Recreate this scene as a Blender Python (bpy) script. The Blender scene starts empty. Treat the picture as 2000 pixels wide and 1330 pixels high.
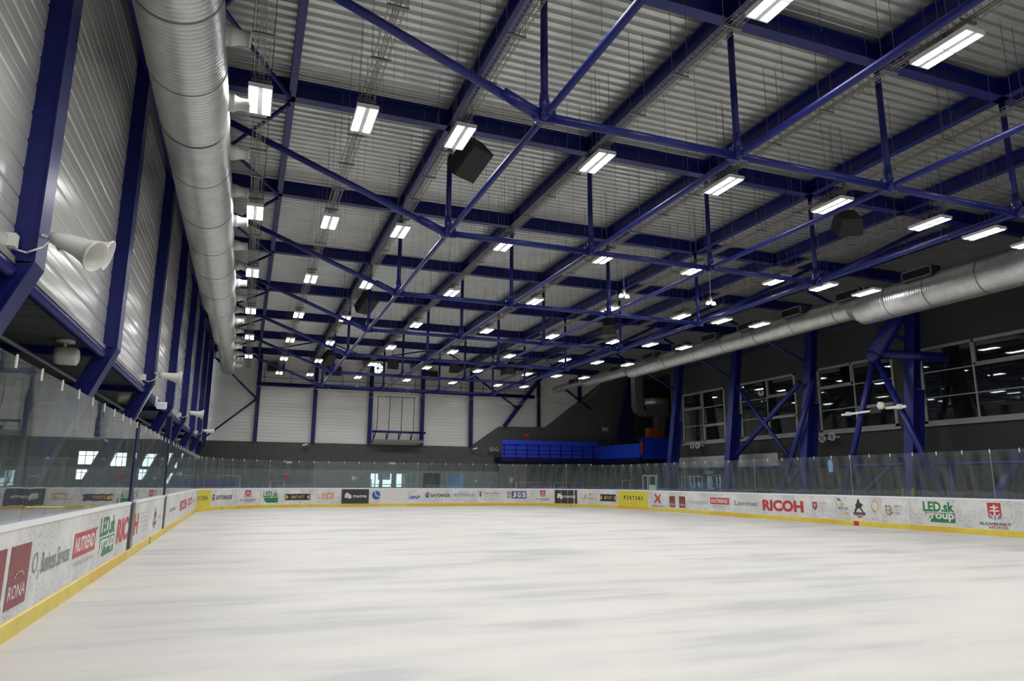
import bpy, math, random
from mathutils import Vector, Matrix
random.seed(7)
S = bpy.context.scene
C = S.collection

# ------------------------------------------------------------------ camera
FPX, YAW, PITCH, ROLL = 1359.4536, 0.36077498, 0.20031920, 0.0059946
cf = Vector((math.sin(YAW)*math.cos(PITCH), math.cos(YAW)*math.cos(PITCH), math.sin(PITCH)))
cr = Vector((math.cos(YAW), -math.sin(YAW), 0)); cu = cr.cross(cf)
r2 = math.cos(ROLL)*cr + math.sin(ROLL)*cu
u2 = -math.sin(ROLL)*cr + math.cos(ROLL)*cu
camd = bpy.data.cameras.new('camera'); cam = bpy.data.objects.new('camera', camd); C.objects.link(cam)
cam.matrix_world = Matrix(((r2.x, u2.x, -cf.x, 0), (r2.y, u2.y, -cf.y, 0), (r2.z, u2.z, -cf.z, 1.8), (0, 0, 0, 1)))
camd.sensor_width = 36; camd.sensor_fit = 'HORIZONTAL'; camd.lens = FPX/2000*36; camd.clip_end = 300; camd.clip_start = 0.05
S.camera = cam
# ------------------------------------------------------------------ world, exposure
w = bpy.data.worlds.new('world'); S.world = w; w.use_nodes = True
w.node_tree.nodes['Background'].inputs[0].default_value = (0.80, 0.93, 1.0, 1)
w.node_tree.nodes['Background'].inputs[1].default_value = 3.5
S.view_settings.view_transform = 'Standard'; S.view_settings.look = 'None'
S.view_settings.gamma = 1; S.view_settings.exposure = 0.38; S.view_settings.use_curve_mapping = False
LAMP_W = 30.0        # strength of the lens of every LED lamp (radiance)
BEAM_W = 42.0        # watts of each lamp's beam
BEAM_SPREAD = math.radians(150)

# ------------------------------------------------------------------ materials
MATS = {}
def pm(name, col, rough=0.5, metal=0.0, emis=None, es=0.0, spec=None, noise=None):
    m = bpy.data.materials.new(name); m.use_nodes = True
    nt = m.node_tree; b = nt.nodes['Principled BSDF']
    b.inputs['Base Color'].default_value = (*col, 1); b.inputs['Roughness'].default_value = rough
    b.inputs['Metallic'].default_value = metal
    if spec is not None: b.inputs['Specular IOR Level'].default_value = spec
    if emis: b.inputs['Emission Color'].default_value = (*emis, 1); b.inputs['Emission Strength'].default_value = es
    if noise:
        sc, amt = noise[0], noise[1]; stretch = noise[2] if len(noise) > 2 else (1, 1, 1)
        tc = nt.nodes.new('ShaderNodeTexCoord'); mp = nt.nodes.new('ShaderNodeMapping'); mp.inputs['Scale'].default_value = stretch
        n = nt.nodes.new('ShaderNodeTexNoise'); n.inputs['Scale'].default_value = sc; n.inputs['Detail'].default_value = 5
        r = nt.nodes.new('ShaderNodeValToRGB')
        r.color_ramp.elements[0].position = 0.3; r.color_ramp.elements[1].position = 0.7
        r.color_ramp.elements[0].color = (*[c*(1-amt) for c in col], 1)
        r.color_ramp.elements[1].color = (*[min(1, c*(1+amt*0.6)) for c in col], 1)
        nt.links.new(tc.outputs['Object'], mp.inputs[0]); nt.links.new(mp.outputs[0], n.inputs[0])
        nt.links.new(n.outputs[0], r.inputs[0]); nt.links.new(r.outputs[0], b.inputs['Base Color'])
    MATS[name] = m; return m
M = MATS
pm('blue_steel', (0.0055, 0.0095, 0.110), 0.36, spec=0.32, noise=(3, 0.12))
pm('deck_metal', (0.50, 0.51, 0.495), 0.28, 0.72, noise=(1.5, 0.10))
pm('wall_panel', (0.52, 0.515, 0.49), 0.22, 0.35, noise=(0.8, 0.06))
pm('back_panel', (0.72, 0.71, 0.68), 0.28, 0.15, noise=(0.6, 0.07, (0.3, 1, 2)))
pm('dark_render', (0.082, 0.082, 0.081), 0.9, noise=(2, 0.12))
pm('grey_render', (0.15, 0.168, 0.176), 0.85, noise=(2, 0.10))
pm('charcoal', (0.026, 0.026, 0.0255), 0.9)
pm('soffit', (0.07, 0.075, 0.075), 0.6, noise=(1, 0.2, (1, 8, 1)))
pm('galv', (0.46, 0.47, 0.46), 0.34, 0.75, noise=(2.5, 0.16))
pm('galv_dark', (0.16, 0.165, 0.165), 0.5, 0.4)
pm('wire', (0.30, 0.27, 0.23), 0.5, 0.5)
pm('white_plastic', (0.62, 0.62, 0.58), 0.45)
pm('nozzle', (0.40, 0.40, 0.38), 0.55)
pm('housing', (0.72, 0.73, 0.74), 0.4)
pm('lens', (0.9, 0.9, 0.9), 0.3, emis=(0.97, 0.985, 1.0), es=LAMP_W)
pm('black', (0.008, 0.008, 0.009), 0.55)
pm('speaker_black', (0.012, 0.012, 0.013), 0.75)
pm('jamb_grey', (0.16, 0.16, 0.15), 0.5)
pm('cap_white', (0.74, 0.74, 0.72), 0.4)
pm('edge_blue', (0.05, 0.10, 0.42), 0.5)
pm('seat_blue', (0.012, 0.030, 0.24), 0.4)
pm('balcony_blue', (0.010, 0.040, 0.50), 0.45)
pm('rail_navy', (0.004, 0.006, 0.050), 0.45, spec=0.3)
pm('orange', (0.55, 0.13, 0.0), 0.6)
pm('frame_grey', (0.20, 0.205, 0.20), 0.5)
pm('handrail', (0.38, 0.40, 0.36), 0.35, 0.4)
pm('sign_red', (0.42, 0.02, 0.02), 0.5)
pm('sign_green', (0.02, 0.20, 0.09), 0.5, emis=(0.2, 0.5, 0.35), es=0.15)
pm('sign_white', (0.75, 0.8, 0.76), 0.5)
pm('paper', (0.55, 0.57, 0.58), 0.7)
pm('sky_blue', (0.22, 0.42, 0.75), 0.5)
pm('rope', (0.42, 0.40, 0.37), 0.6)
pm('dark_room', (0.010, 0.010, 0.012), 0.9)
pm('light_room', (0.45, 0.47, 0.48), 0.9)
pm('haz_yellow', (0.6, 0.5, 0.02), 0.5)
# advert colours
for n, c in dict(ink_maroon=(0.20, 0.030, 0.035), ink_white=(0.62, 0.61, 0.60), ink_black=(0.030, 0.030, 0.032), ink_red=(0.42, 0.035, 0.035),
                 ink_green=(0.02, 0.17, 0.055), ink_grey=(0.22, 0.23, 0.25), ink_pale=(0.40, 0.41, 0.43), ink_orange=(0.58, 0.20, 0.035),
                 ink_yellow=(0.60, 0.52, 0.045), ink_gold=(0.60, 0.40, 0.06), ink_blue=(0.03, 0.09, 0.32), ink_purple=(0.06, 0.055, 0.18),
                 ink_navy=(0.016, 0.018, 0.035), ink_brickred=(0.45, 0.06, 0.03), ink_clean=(0.60, 0.585, 0.565)).items():
    pm(n, c, 0.45, noise=(9, 0.16))

def kick_mat(name, c1, c2):
    m = pm(name, c1, 0.42); nt = m.node_tree; b = nt.nodes['Principled BSDF']
    tc = nt.nodes.new('ShaderNodeTexCoord'); n = nt.nodes.new('ShaderNodeTexNoise'); n.inputs['Scale'].default_value = 2.2; n.inputs['Detail'].default_value = 6
    r = nt.nodes.new('ShaderNodeValToRGB'); r.color_ramp.elements[0].position = .35; r.color_ramp.elements[1].position = .62
    r.color_ramp.elements[0].color = (*c2, 1); r.color_ramp.elements[1].color = (*c1, 1)
    nt.links.new(tc.outputs['Object'], n.inputs[0]); nt.links.new(n.outputs[0], r.inputs[0]); nt.links.new(r.outputs[0], b.inputs['Base Color'])
kick_mat('kick_yellow', (0.64, 0.51, 0.07), (0.56, 0.43, 0.05))
kick_mat('kick_amber', (0.62, 0.42, 0.04), (0.56, 0.36, 0.03))

def board_mat(name, dirt):
    m = pm(name, (0.68, 0.67, 0.65), 0.38); nt = m.node_tree; b = nt.nodes['Principled BSDF']
    tc = nt.nodes.new('ShaderNodeTexCoord')
    n1 = nt.nodes.new('ShaderNodeTexNoise'); n1.inputs['Scale'].default_value = 26; n1.inputs['Detail'].default_value = 8; n1.inputs['Distortion'].default_value = 1.6
    r1 = nt.nodes.new('ShaderNodeValToRGB'); r1.color_ramp.elements[0].position = 0.60 - dirt*0.055; r1.color_ramp.elements[1].position = 0.645 - dirt*0.03
    n2 = nt.nodes.new('ShaderNodeTexNoise'); n2.inputs['Scale'].default_value = 1.3; n2.inputs['Detail'].default_value = 4
    r2_ = nt.nodes.new('ShaderNodeValToRGB'); r2_.color_ramp.elements[0].position = 0.25; r2_.color_ramp.elements[1].position = 0.60
    mul = nt.nodes.new('ShaderNodeMath'); mul.operation = 'MULTIPLY'
    mul2 = nt.nodes.new('ShaderNodeMath'); mul2.operation = 'MULTIPLY'; mul2.inputs[1].default_value = 0.35 + 0.65*dirt
    mix = nt.nodes.new('ShaderNodeMix'); mix.data_type = 'RGBA'
    mixb = nt.nodes.new('ShaderNodeMix'); mixb.data_type = 'RGBA'; mixb.inputs[6].default_value = (0.69, 0.68, 0.66, 1); mixb.inputs[7].default_value = (0.55, 0.55, 0.545, 1)
    mix.inputs[7].default_value = (0.17, 0.17, 0.18, 1)
    L = nt.links.new
    L(tc.outputs['Object'], n1.inputs[0]); L(tc.outputs['Object'], n2.inputs[0]); L(n1.outputs[0], r1.inputs[0]); L(n2.outputs[0], r2_.inputs[0])
    L(r1.outputs[0], mul.inputs[0]); L(r2_.outputs[0], mul.inputs[1]); L(mul.outputs[0], mul2.inputs[0]); L(mul2.outputs[0], mix.inputs[0])
    L(r2_.outputs[0], mixb.inputs[0]); L(mixb.outputs[2], mix.inputs[6]); L(mix.outputs[2], b.inputs['Base Color'])
board_mat('board_scuffed', 1.0); board_mat('board_clean', 0.15)

def ice_mat():
    m = pm('rink_surface', (0.7, 0.7, 0.68), 0.5); nt = m.node_tree; b = nt.nodes['Principled BSDF']; L = nt.links.new
    tc = nt.nodes.new('ShaderNodeTexCoord')
    def nz(scale, stretch, det, rot=0.0):
        mp = nt.nodes.new('ShaderNodeMapping'); mp.inputs['Scale'].default_value = stretch; mp.inputs['Rotation'].default_value = (0, 0, rot)
        n = nt.nodes.new('ShaderNodeTexNoise'); n.inputs['Scale'].default_value = scale; n.inputs['Detail'].default_value = det
        L(tc.outputs['Object'], mp.inputs[0]); L(mp.outputs[0], n.inputs[0]); return n
    a = nz(0.30, (1, 1.6, 1), 5, 0.3); c = nz(1.1, (0.22, 1.3, 1), 6, 0.35); d = nz(3.0, (0.25, 1.5, 1), 4, 0.3)
    add = nt.nodes.new('ShaderNodeMath'); add.operation = 'MULTIPLY_ADD'; add.inputs[1].default_value = 0.5
    s2 = nt.nodes.new('ShaderNodeMath'); s2.operation = 'MULTIPLY_ADD'; s2.inputs[1].default_value = 0.55
    s3 = nt.nodes.new('ShaderNodeMath'); s3.operation = 'MULTIPLY'; s3.inputs[1].default_value = 0.14
    L(d.outputs[0], s3.inputs[0]); L(c.outputs[0], s2.inputs[0]); L(s3.outputs[0], s2.inputs[2]); L(a.outputs[0], add.inputs[0]); L(s2.outputs[0], add.inputs[2])
    r = nt.nodes.new('ShaderNodeValToRGB'); e = r.color_ramp.elements
    e[0].position = 0.50; e[0].color = (0.41, 0.415, 0.41, 1); e[1].position = 0.66; e[1].color = (0.55, 0.53, 0.50, 1)
    k = e.new(0.57); k.color = (0.50, 0.49, 0.472, 1)
    L(add.outputs[0], r.inputs[0]); L(r.outputs[0], b.inputs['Base Color'])
    rr = nt.nodes.new('ShaderNodeMapRange'); rr.inputs[3].default_value = 0.45; rr.inputs[4].default_value = 0.65
    L(c.outputs[0], rr.inputs[0]); L(rr.outputs[0], b.inputs['Roughness'])
ice_mat()

def glass_mat(name, tint, haze, ior=1.5, gloss_rough=0.0, bump=0.0):
    m = bpy.data.materials.new(name); m.use_nodes = True; nt = m.node_tree; nt.nodes.clear(); L = nt.links.new
    out = nt.nodes.new('ShaderNodeOutputMaterial'); tr = nt.nodes.new('ShaderNodeBsdfTransparent'); tr.inputs[0].default_value = (*tint, 1)
    gl = nt.nodes.new('ShaderNodeBsdfGlossy'); gl.inputs['Roughness'].default_value = gloss_rough; gl.inputs[0].default_value = (0.93, 0.95, 0.95, 1)
    df = nt.nodes.new('ShaderNodeBsdfDiffuse'); df.inputs[0].default_value = (0.55, 0.60, 0.60, 1)
    fr = nt.nodes.new('ShaderNodeFresnel'); ge = nt.nodes.new('ShaderNodeNewGeometry'); mi = nt.nodes.new('ShaderNodeMapRange')
    mi.inputs[3].default_value = ior; mi.inputs[4].default_value = 1/ior      # same reflectance on the exit face of the thin sheet
    L(ge.outputs['Backfacing'], mi.inputs[0]); L(mi.outputs[0], fr.inputs[0])
    a = nt.nodes.new('ShaderNodeMixShader'); c = nt.nodes.new('ShaderNodeMixShader')
    tc = nt.nodes.new('ShaderNodeTexCoord'); mp = nt.nodes.new('ShaderNodeMapping'); mp.inputs['Scale'].default_value = (3, 3, 0.5)
    n = nt.nodes.new('ShaderNodeTexNoise'); n.inputs['Scale'].default_value = 2.0; n.inputs['Detail'].default_value = 4
    mr = nt.nodes.new('ShaderNodeMapRange'); mr.inputs[1].default_value = 0.3; mr.inputs[2].default_value = 0.75; mr.inputs[3].default_value = haze*0.3; mr.inputs[4].default_value = haze*1.7
    L(tc.outputs['Object'], mp.inputs[0]); L(mp.outputs[0], n.inputs[0]); L(n.outputs[0], mr.inputs[0])
    L(mr.outputs[0], a.inputs[0]); L(tr.outputs[0], a.inputs[1]); L(df.outputs[0], a.inputs[2])
    L(fr.outputs[0], c.inputs[0]); L(a.outputs[0], c.inputs[1]); L(gl.outputs[0], c.inputs[2]); L(c.outputs[0], out.inputs[0])
    if bump:
        bp = nt.nodes.new('ShaderNodeBump'); bp.inputs['Strength'].default_value = bump; bp.inputs['Distance'].default_value = 0.02
        nb = nt.nodes.new('ShaderNodeTexNoise'); nb.inputs['Scale'].default_value = 0.9
        L(tc.outputs['Object'], nb.inputs[0]); L(nb.outputs[0], bp.inputs['Height']); L(bp.outputs[0], gl.inputs['Normal'])
    MATS[name] = m
glass_mat('rink_glass', (0.90, 0.93, 0.925), 0.050, 1.45, 0.01, 0.15)
glass_mat('window_glass', (0.55, 0.60, 0.60), 0.01, 1.6, 0.02)

# ------------------------------------------------------------------ mesh builder
class MB:
    def __init__(s): s.v = []; s.f = []; s.m = []; s.sm = []; s.cur = 0
    def add(s, vs, fs, smooth=False):
        o = len(s.v); s.v += [tuple(v) for v in vs]
        for f in fs: s.f.append(tuple(i+o for i in f)); s.m.append(s.cur); s.sm.append(smooth)
        return s
    def box(s, x0, x1, y0, y1, z0, z1):
        v = [(x, y, z) for z in (z0, z1) for y in (y0, y1) for x in (x0, x1)]
        return s.add(v, [(0, 2, 3, 1), (4, 5, 7, 6), (0, 1, 5, 4), (2, 6, 7, 3), (0, 4, 6, 2), (1, 3, 7, 5)])
    def obox(s, c, a, b, n, ha, hb, hn):
        c = Vector(c); a = Vector(a).normalized()*ha; b = Vector(b).normalized()*hb; n = Vector(n).normalized()*hn
        v = [c+i*a+j*b+k*n for k in (-1, 1) for j in (-1, 1) for i in (-1, 1)]
        return s.add(v, [(0, 2, 3, 1), (4, 5, 7, 6), (0, 1, 5, 4), (2, 6, 7, 3), (0, 4, 6, 2), (1, 3, 7, 5)])
    def frame_axes(s, p, q, up=None):
        d = (Vector(q)-Vector(p)); d.normalize()
        up = Vector(up) if up else (Vector((0, 0, 1)) if abs(d.z) < 0.95 else Vector((1, 0, 0)))
        a = d.cross(up).normalized(); b = a.cross(d).normalized(); return d, a, b
    def bar(s, p, q, wa, wb, up=None):
        d, a, b = s.frame_axes(p, q, up); p = Vector(p); q = Vector(q)
        v = [c+i*a*wa/2+j*b*wb/2 for c in (p, q) for i, j in ((-1, -1), (1, -1), (1, 1), (-1, 1))]
        return s.add(v, [(0, 1, 2, 3), (7, 6, 5, 4), (0, 4, 5, 1), (1, 5, 6, 2), (2, 6, 7, 3), (3, 7, 4, 0)])
    def tube(s, p, q, r0, r1=None, n=12, caps=True):
        r1 = r0 if r1 is None else r1; d, a, b = s.frame_axes(p, q); p = Vector(p); q = Vector(q)
        v = [c+r*(math.cos(t)*a+math.sin(t)*b) for c, r in ((p, r0), (q, r1)) for t in [2*math.pi*i/n for i in range(n)]]
        s.add(v, [(i, i+n, (i+1) % n+n, (i+1) % n) for i in range(n)], True)
        if caps: s.add([], []); o = len(s.v)-2*n; s.f += [tuple(o+i for i in range(n)), tuple(o+n+n-1-i for i in range(n))]; s.m += [s.cur]*2; s.sm += [False]*2
        return s
    def path(s, pts, r, n=6):
        for p, q in zip(pts[:-1], pts[1:]): s.tube(p, q, r, r, n, True)
        return s
    def lathe(s, p, axis, prof, n=24, smooth=True):
        p = Vector(p); ax = Vector(axis).normalized(); up = Vector((0, 0, 1)) if abs(ax.z) < .95 else Vector((1, 0, 0))
        a = ax.cross(up).normalized(); b = a.cross(ax); v = []
        for (r, h) in prof: v += [p+ax*h+r*(math.cos(2*math.pi*i/n)*a+math.sin(2*math.pi*i/n)*b) for i in range(n)]
        f = [(k*n+i, k*n+(i+1) % n, (k+1)*n+(i+1) % n, (k+1)*n+i) for k in range(len(prof)-1) for i in range(n)]
        return s.add(v, f, smooth)
    def prism(s, poly, o, a, b, n, h):
        o = Vector(o); a = Vector(a); b = Vector(b); n = Vector(n); k = len(poly)
        v = [o+x*a+y*b-n*h/2 for x, y in poly]+[o+x*a+y*b+n*h/2 for x, y in poly]
        return s.add(v, [tuple(range(k))[::-1], tuple(range(k, 2*k))]+[(i, (i+1) % k, (i+1) % k+k, i+k) for i in range(k)])
    def ibeam(s, p, q, wd, h, tf=0.02, tw=0.014, up=None):
        # p, q at the CENTRE of the bottom flange underside
        d, a, b = s.frame_axes(p, q, up); p = Vector(p); q = Vector(q)
        for z0, z1, ww in ((0, tf, wd), (tf, h-tf, tw), (h-tf, h, wd)):
            m0 = (z0+z1)/2; s.bar(p+b*m0, q+b*m0, ww, z1-z0, up)
        return s
    def build(s, name, mat, parent=None, loc=None, label=None, cat=None, group=None, kind=None):
        mats = mat if isinstance(mat, (list, tuple)) else [mat]
        me = bpy.data.meshes.new(name)
        if parent is not None: off = WL[parent.name]
        elif loc is not None: off = Vector(loc)
        else:
            xs = [v[0] for v in s.v]; ys = [v[1] for v in s.v]; zs = [v[2] for v in s.v]
            off = Vector(((min(xs)+max(xs))/2, (min(ys)+max(ys))/2, min(zs)))
        me.from_pydata([(v[0]-off.x, v[1]-off.y, v[2]-off.z) for v in s.v], [], s.f)
        for m in mats: me.materials.append(MATS[m])
        me.polygons.foreach_set('material_index', s.m); me.polygons.foreach_set('use_smooth', s.sm); me.update()
        o = bpy.data.objects.new(name, me); C.objects.link(o)
        if parent is not None: o.parent = parent
        else: o.location = off
        WL[o.name] = off
        tag(o, label, cat, group, kind); return o
WL = {}
def tag(o, label=None, cat=None, group=None, kind=None):
    if label: o['label'] = label
    if cat: o['category'] = cat
    if group: o['group'] = group
    if kind: o['kind'] = kind
    return o
def thing(name, loc, label, cat, group=None):
    o = bpy.data.objects.new(name, None); o.empty_display_size = 0.1; C.objects.link(o); o.location = loc; WL[o.name] = Vector(loc)
    return tag(o, label, cat, group)
def copy_tree(o, loc=None, label=None, parent=None):
    c = o.copy(); C.objects.link(c)
    if parent: c.parent = parent
    if loc is not None: c.location = loc
    if label: c['label'] = label
    for ch in list(o.children): copy_tree(ch, None, None, c)
    return c
def struct(name, mb, mat, label=None): return mb.build(name, mat, None, (0, 0, 0), label, None, None, 'structure')
ORD = ['first', 'second', 'third', 'fourth', 'fifth', 'sixth', 'seventh', 'eighth', 'ninth', 'tenth', 'eleventh', 'twelfth', 'thirteenth', 'fourteenth', 'fifteenth',
       'sixteenth', 'seventeenth', 'eighteenth', 'nineteenth', 'twentieth']
def nth(i):
    if i < 20: return ORD[i]
    t = ['twenty', 'thirty', 'forty', 'fifty', 'sixty'][(i+1)//10-2]; u = (i+1) % 10
    return (t[:-1]+'ieth') if u == 0 else t+'-'+ORD[u-1]

# ------------------------------------------------------------------ dimensions
XL, XR, YE, RR = -2.39, 25.4, 51.5, 8.0
Y0 = -8.0; YW = 55.0; ROOF = 11.05; RB = 10.6
WXL = -2.84; WXR = 28.2
FR = [9.82+6*j for j in range(8)]
PX = [0.39, 4.26, 8.2, 12.0, 15.87, 19.75, 23.6]

# ------------------------------------------------------------------ structure
m = MB()
# rounded rink slab
def rink_path(s):
    a = YE-RR+4
    if s < a: return Vector((XL, -4+s, 0)), Vector((0, 1, 0))
    s -= a; q = math.pi/2*RR
    if s < q: t = s/RR; return Vector((XL+RR-RR*math.cos(t), YE-RR+RR*math.sin(t), 0)), Vector((math.sin(t), math.cos(t), 0))
    s -= q; b = XR-XL-2*RR
    if s < b: return Vector((XL+RR+s, YE, 0)), Vector((1, 0, 0))
    s -= b
    if s < q: t = s/RR; return Vector((XR-RR+RR*math.sin(t), YE-RR+RR*math.cos(t), 0)), Vector((math.cos(t), -math.sin(t), 0))
    s -= q; return Vector((XR, YE-RR-s, 0)), Vector((0, -1, 0))
m.box(-14, 34, Y0, YW+0.3, -0.3, -0.02); struct('floor', m, 'dark_render')
m = MB(); ss = [i*0.5 for i in range(0, 266)]
pl = [(rink_path(s)[0].x, rink_path(s)[0].y) for s in ss]
pl = [(XL, Y0+0.3)]+pl+[(XR, Y0+0.3)]
m.prism(pl[::-1], (0, 0, -0.01), (1, 0, 0), (0, 1, 0), (0, 0, 1), 0.02)
m.build('floor', 'rink_surface', None, (0, 0, 0), 'pale grey streaked rink surface', None, None, 'structure')

# roof deck with trapezoid ribs running across
m = MB(); per = 0.265; y = Y0; prof = []
while y < YW:
    prof += [(y, 0.0), (y+0.05, 0.0), (y+0.06, 0.008), (y+0.07, 0.0), (y+0.12, 0.0), (y+0.144, 0.066), (y+0.241, 0.066)]; y += per
x0, x1 = -3.2, 34.0
v = [(x, yy, ROOF+zz) for yy, zz in prof for x in (x0, x1)]
m.add(v, [(2*i, 2*i+1, 2*i+3, 2*i+2) for i in range(len(prof)-1)])
m.box(x0, x1, Y0, YW+0.3, ROOF+0.09, ROOF+0.2)
struct('ceiling', m, 'deck_metal')

# left wall, ribs running lengthwise, scalloped
m = MB(); prof = []; z = 4.42
while z < ROOF-0.02:
    prof += [(0.0, z), (0.010, z+0.010), (0.017, z+0.03), (0.019, z+0.10), (0.019, z+0.17), (0.024, z+0.176), (0.024, z+0.186), (0.019, z+0.192), (0.019, z+0.30), (0.017, z+0.345), (0.010, z+0.368), (0.0, z+0.376)]; z += 0.38
prof.append((0.0, ROOF+0.1))
v = [(WXL+d, yy, zz) for d, zz in prof for yy in (Y0, YW)]
m.add(v, [(2*i, 2*i+2, 2*i+3, 2*i+1) for i in range(len(prof)-1)])
m.box(WXL-0.25, WXL-0.02, Y0, YW, 4.42, ROOF+0.1)
struct('wall_left', m, 'wall_panel')
m = MB()
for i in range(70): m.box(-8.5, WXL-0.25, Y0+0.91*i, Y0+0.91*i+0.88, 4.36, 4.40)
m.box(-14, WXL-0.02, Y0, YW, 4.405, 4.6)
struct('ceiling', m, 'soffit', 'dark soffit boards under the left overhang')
m = MB(); m.box(WXL-0.06, WXL+0.07, Y0, YW, 4.34, 4.42); struct('trim_1', m, 'frame_grey')
m = MB(); m.box(-14.2, -14, Y0, YW, 0, 4.6)
struct('wall_left_outer', m, 'grey_render')
m = MB(); m.box(-3.35, -3.15, 45.0, YW-.03, 0, 4.34); struct('wall_left_pier', m, 'grey_render')  # added stub wall, blocks reflections of the left windows in the right glass
# front wall (behind the camera)
m = MB(); m.box(-14, 34, Y0-0.2, Y0, 0, ROOF+0.2); struct('wall_front', m, 'back_panel')

# back wall with openings
def wall_with_holes(mb, X0, X1, Z0, Z1, y0, y1, holes):
    xs = sorted({X0, X1, *[h[0] for h in holes], *[h[1] for h in holes]})
    for a, b in zip(xs[:-1], xs[1:]):
        cuts = sorted([(h[2], h[3]) for h in holes if h[0] <= a+1e-6 and h[1] >= b-1e-6]); z = Z0
        for c, d in cuts:
            if c > z: mb.box(a, b, y0, y1, z, c)
            z = d
        if z < Z1: mb.box(a, b, y0, y1, z, Z1)
DO = [(9.10, 9.92), (10.02, 10.86), (11.1, 11.92), (12.0, 12.8)]
doors = [(a, b, 0.0, 2.45) for a, b in DO]+[(13.25, 14.8, 0.9, 2.5), (15.2, 16.68, 0.9, 2.5), (18.5, 19.56, 0.0, 2.04)]
leftw = [(-10.6, -9.2, 2.75, 3.72), (-8.65, -7.55, 2.65, 3.66), (-6.7, -5.55, 2.65, 3.62), (-5.3, -4.4, 2.4, 3.7), (-4.25, -3.3, 2.4, 3.7),
         (-10.6, -9.6, 1.75, 2.5), (-7.75, -7.2, 1.75, 2.5), (-6.85, -6.3, 1.75, 2.55), (-6.2, -5.75, 1.8, 2.5), (-5.2, -4.6, 1.5, 2.3), (-4.2, -3.7, 1.6, 2.3)]
m = MB(); wall_with_holes(m, -14, 19.6, 0, 2.62, YW-0.02, YW+0.2, doors+[h for h in leftw if h[3] < 2.62])
struct('wall_back_lower', m, 'grey_render')
m = MB(); wall_with_holes(m, -14, 17.14, 2.62, 4.6, YW, YW+0.2, [(a, b, max(c, 2.62), d) for a, b, c, d in leftw if d > 2.62])
m.prism([(17.14, 2.62), (34, 2.62), (34, ROOF+.2), (30.3, ROOF+.2), (23.84, 6.37), (19.65, 6.32), (17.14, 4.6)], (0, YW+0.1, 0), (1, 0, 0), (0, 0, 1), (0, 1, 0), 0.2)
m.box(19.6, 34, YW-0.02, YW+0.2, 0, 2.62)
struct('wall_back_dark', m, 'dark_render')
# light panel wall above
m = MB(); prof = []; z = 4.0
while z < ROOF: prof += [(0, z), (0.012, z+0.02), (0.012, z+0.22), (0, z+0.24)]; z += 0.25
v = [(x, YW+0.26-d, zz) for d, zz in prof for x in (-3.2, 31.5)]
m.add(v, [(2*i, 2*i+1, 2*i+3, 2*i+2) for i in range(len(prof)-1)])
m.box(-3.2, 34, YW+0.28, YW+0.4, 4, ROOF+0.2)
struct('wall_back', m, 'back_panel')

# right wall with the window bays
WN = [(12.0, 16.7), (17.6, 22.5), (23.9, 28.6), (30.2, 34.9), (36.4, 41.0)]
m = MB()
def wall_x(mb, Ya, Yb, Z0, Z1, x0, x1, holes):
    ys = sorted({Ya, Yb, *[h[0] for h in holes], *[h[1] for h in holes]})
    for a, b in zip(ys[:-1], ys[1:]):
        cuts = sorted([(h[2], h[3]) for h in holes if h[0] <= a+1e-6 and h[1] >= b-1e-6]); z = Z0
        for c, d in cuts:
            if c > z: mb.box(x0, x1, a, b, z, c)
            z = d
        if z < Z1: mb.box(x0, x1, a, b, z, Z1)
wall_x(m, Y0, 42.2, 0, ROOF+.1, WXR, WXR+0.25, [(a, b, 4.42, 7.8) for a, b in WN])
m.box(WXR, 34, 42.2, 42.45, 0, ROOF+.1); m.box(34, 34.25, 42.2, YW+.3, 0, ROOF+.2)
struct('wall_right', m, 'charcoal')
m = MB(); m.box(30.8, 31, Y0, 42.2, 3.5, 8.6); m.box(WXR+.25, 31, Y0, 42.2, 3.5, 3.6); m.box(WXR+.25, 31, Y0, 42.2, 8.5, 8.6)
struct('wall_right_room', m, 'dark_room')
for k, (a, b) in enumerate(WN):
    f = MB(); x = WXR-0.05; mid = (a+b)/2; rows = [4.42, 5.55, 6.68, 7.8]
    f.box(x, x+0.14, a, a+0.12, 4.42, 7.8); f.box(x, x+0.14, b-0.12, b, 4.42, 7.8)
    f.box(x, x+0.14, a, b, 7.68, 7.8); f.box(x, x+0.14, a, b, 4.42, 4.54); f.box(x-0.06, x+0.1, a-0.15, b+0.15, 4.30, 4.42)
    f.box(x+0.02, x+0.11, mid-0.035, mid+0.035, 4.54, 7.68)
    for z in rows[1:3]: f.box(x+0.03, x+0.10, a+.12, b-.12, z-0.025, z+0.025)
    sash = [(a, mid, 2)] if k % 2 == 1 else [(mid, b, 2)]
    sash += [(a, mid, 0)] if k != 1 else []
    for (p, q, r) in sash:
        z0, z1 = rows[r]+.03, rows[r+1]-.03; p += .05; q -= .05
        f.box(x-.01, x+.12, p, p+.1, z0, z1); f.box(x-.01, x+.12, q-.1, q, z0, z1); f.box(x-.01, x+.12, p, q, z0, z0+.1); f.box(x-.01, x+.12, p, q, z1-.1, z1)
    wo = f.build('window_%d' % (k+1), 'frame_grey', None, (WXR, (a+b)/2, 4.42), None, None, None, 'structure')
    g = MB(); g.box(x+0.055, x+0.075, a+.05, b-.05, 4.5, 7.72); g.build('window_pane', 'window_glass', wo)

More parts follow.
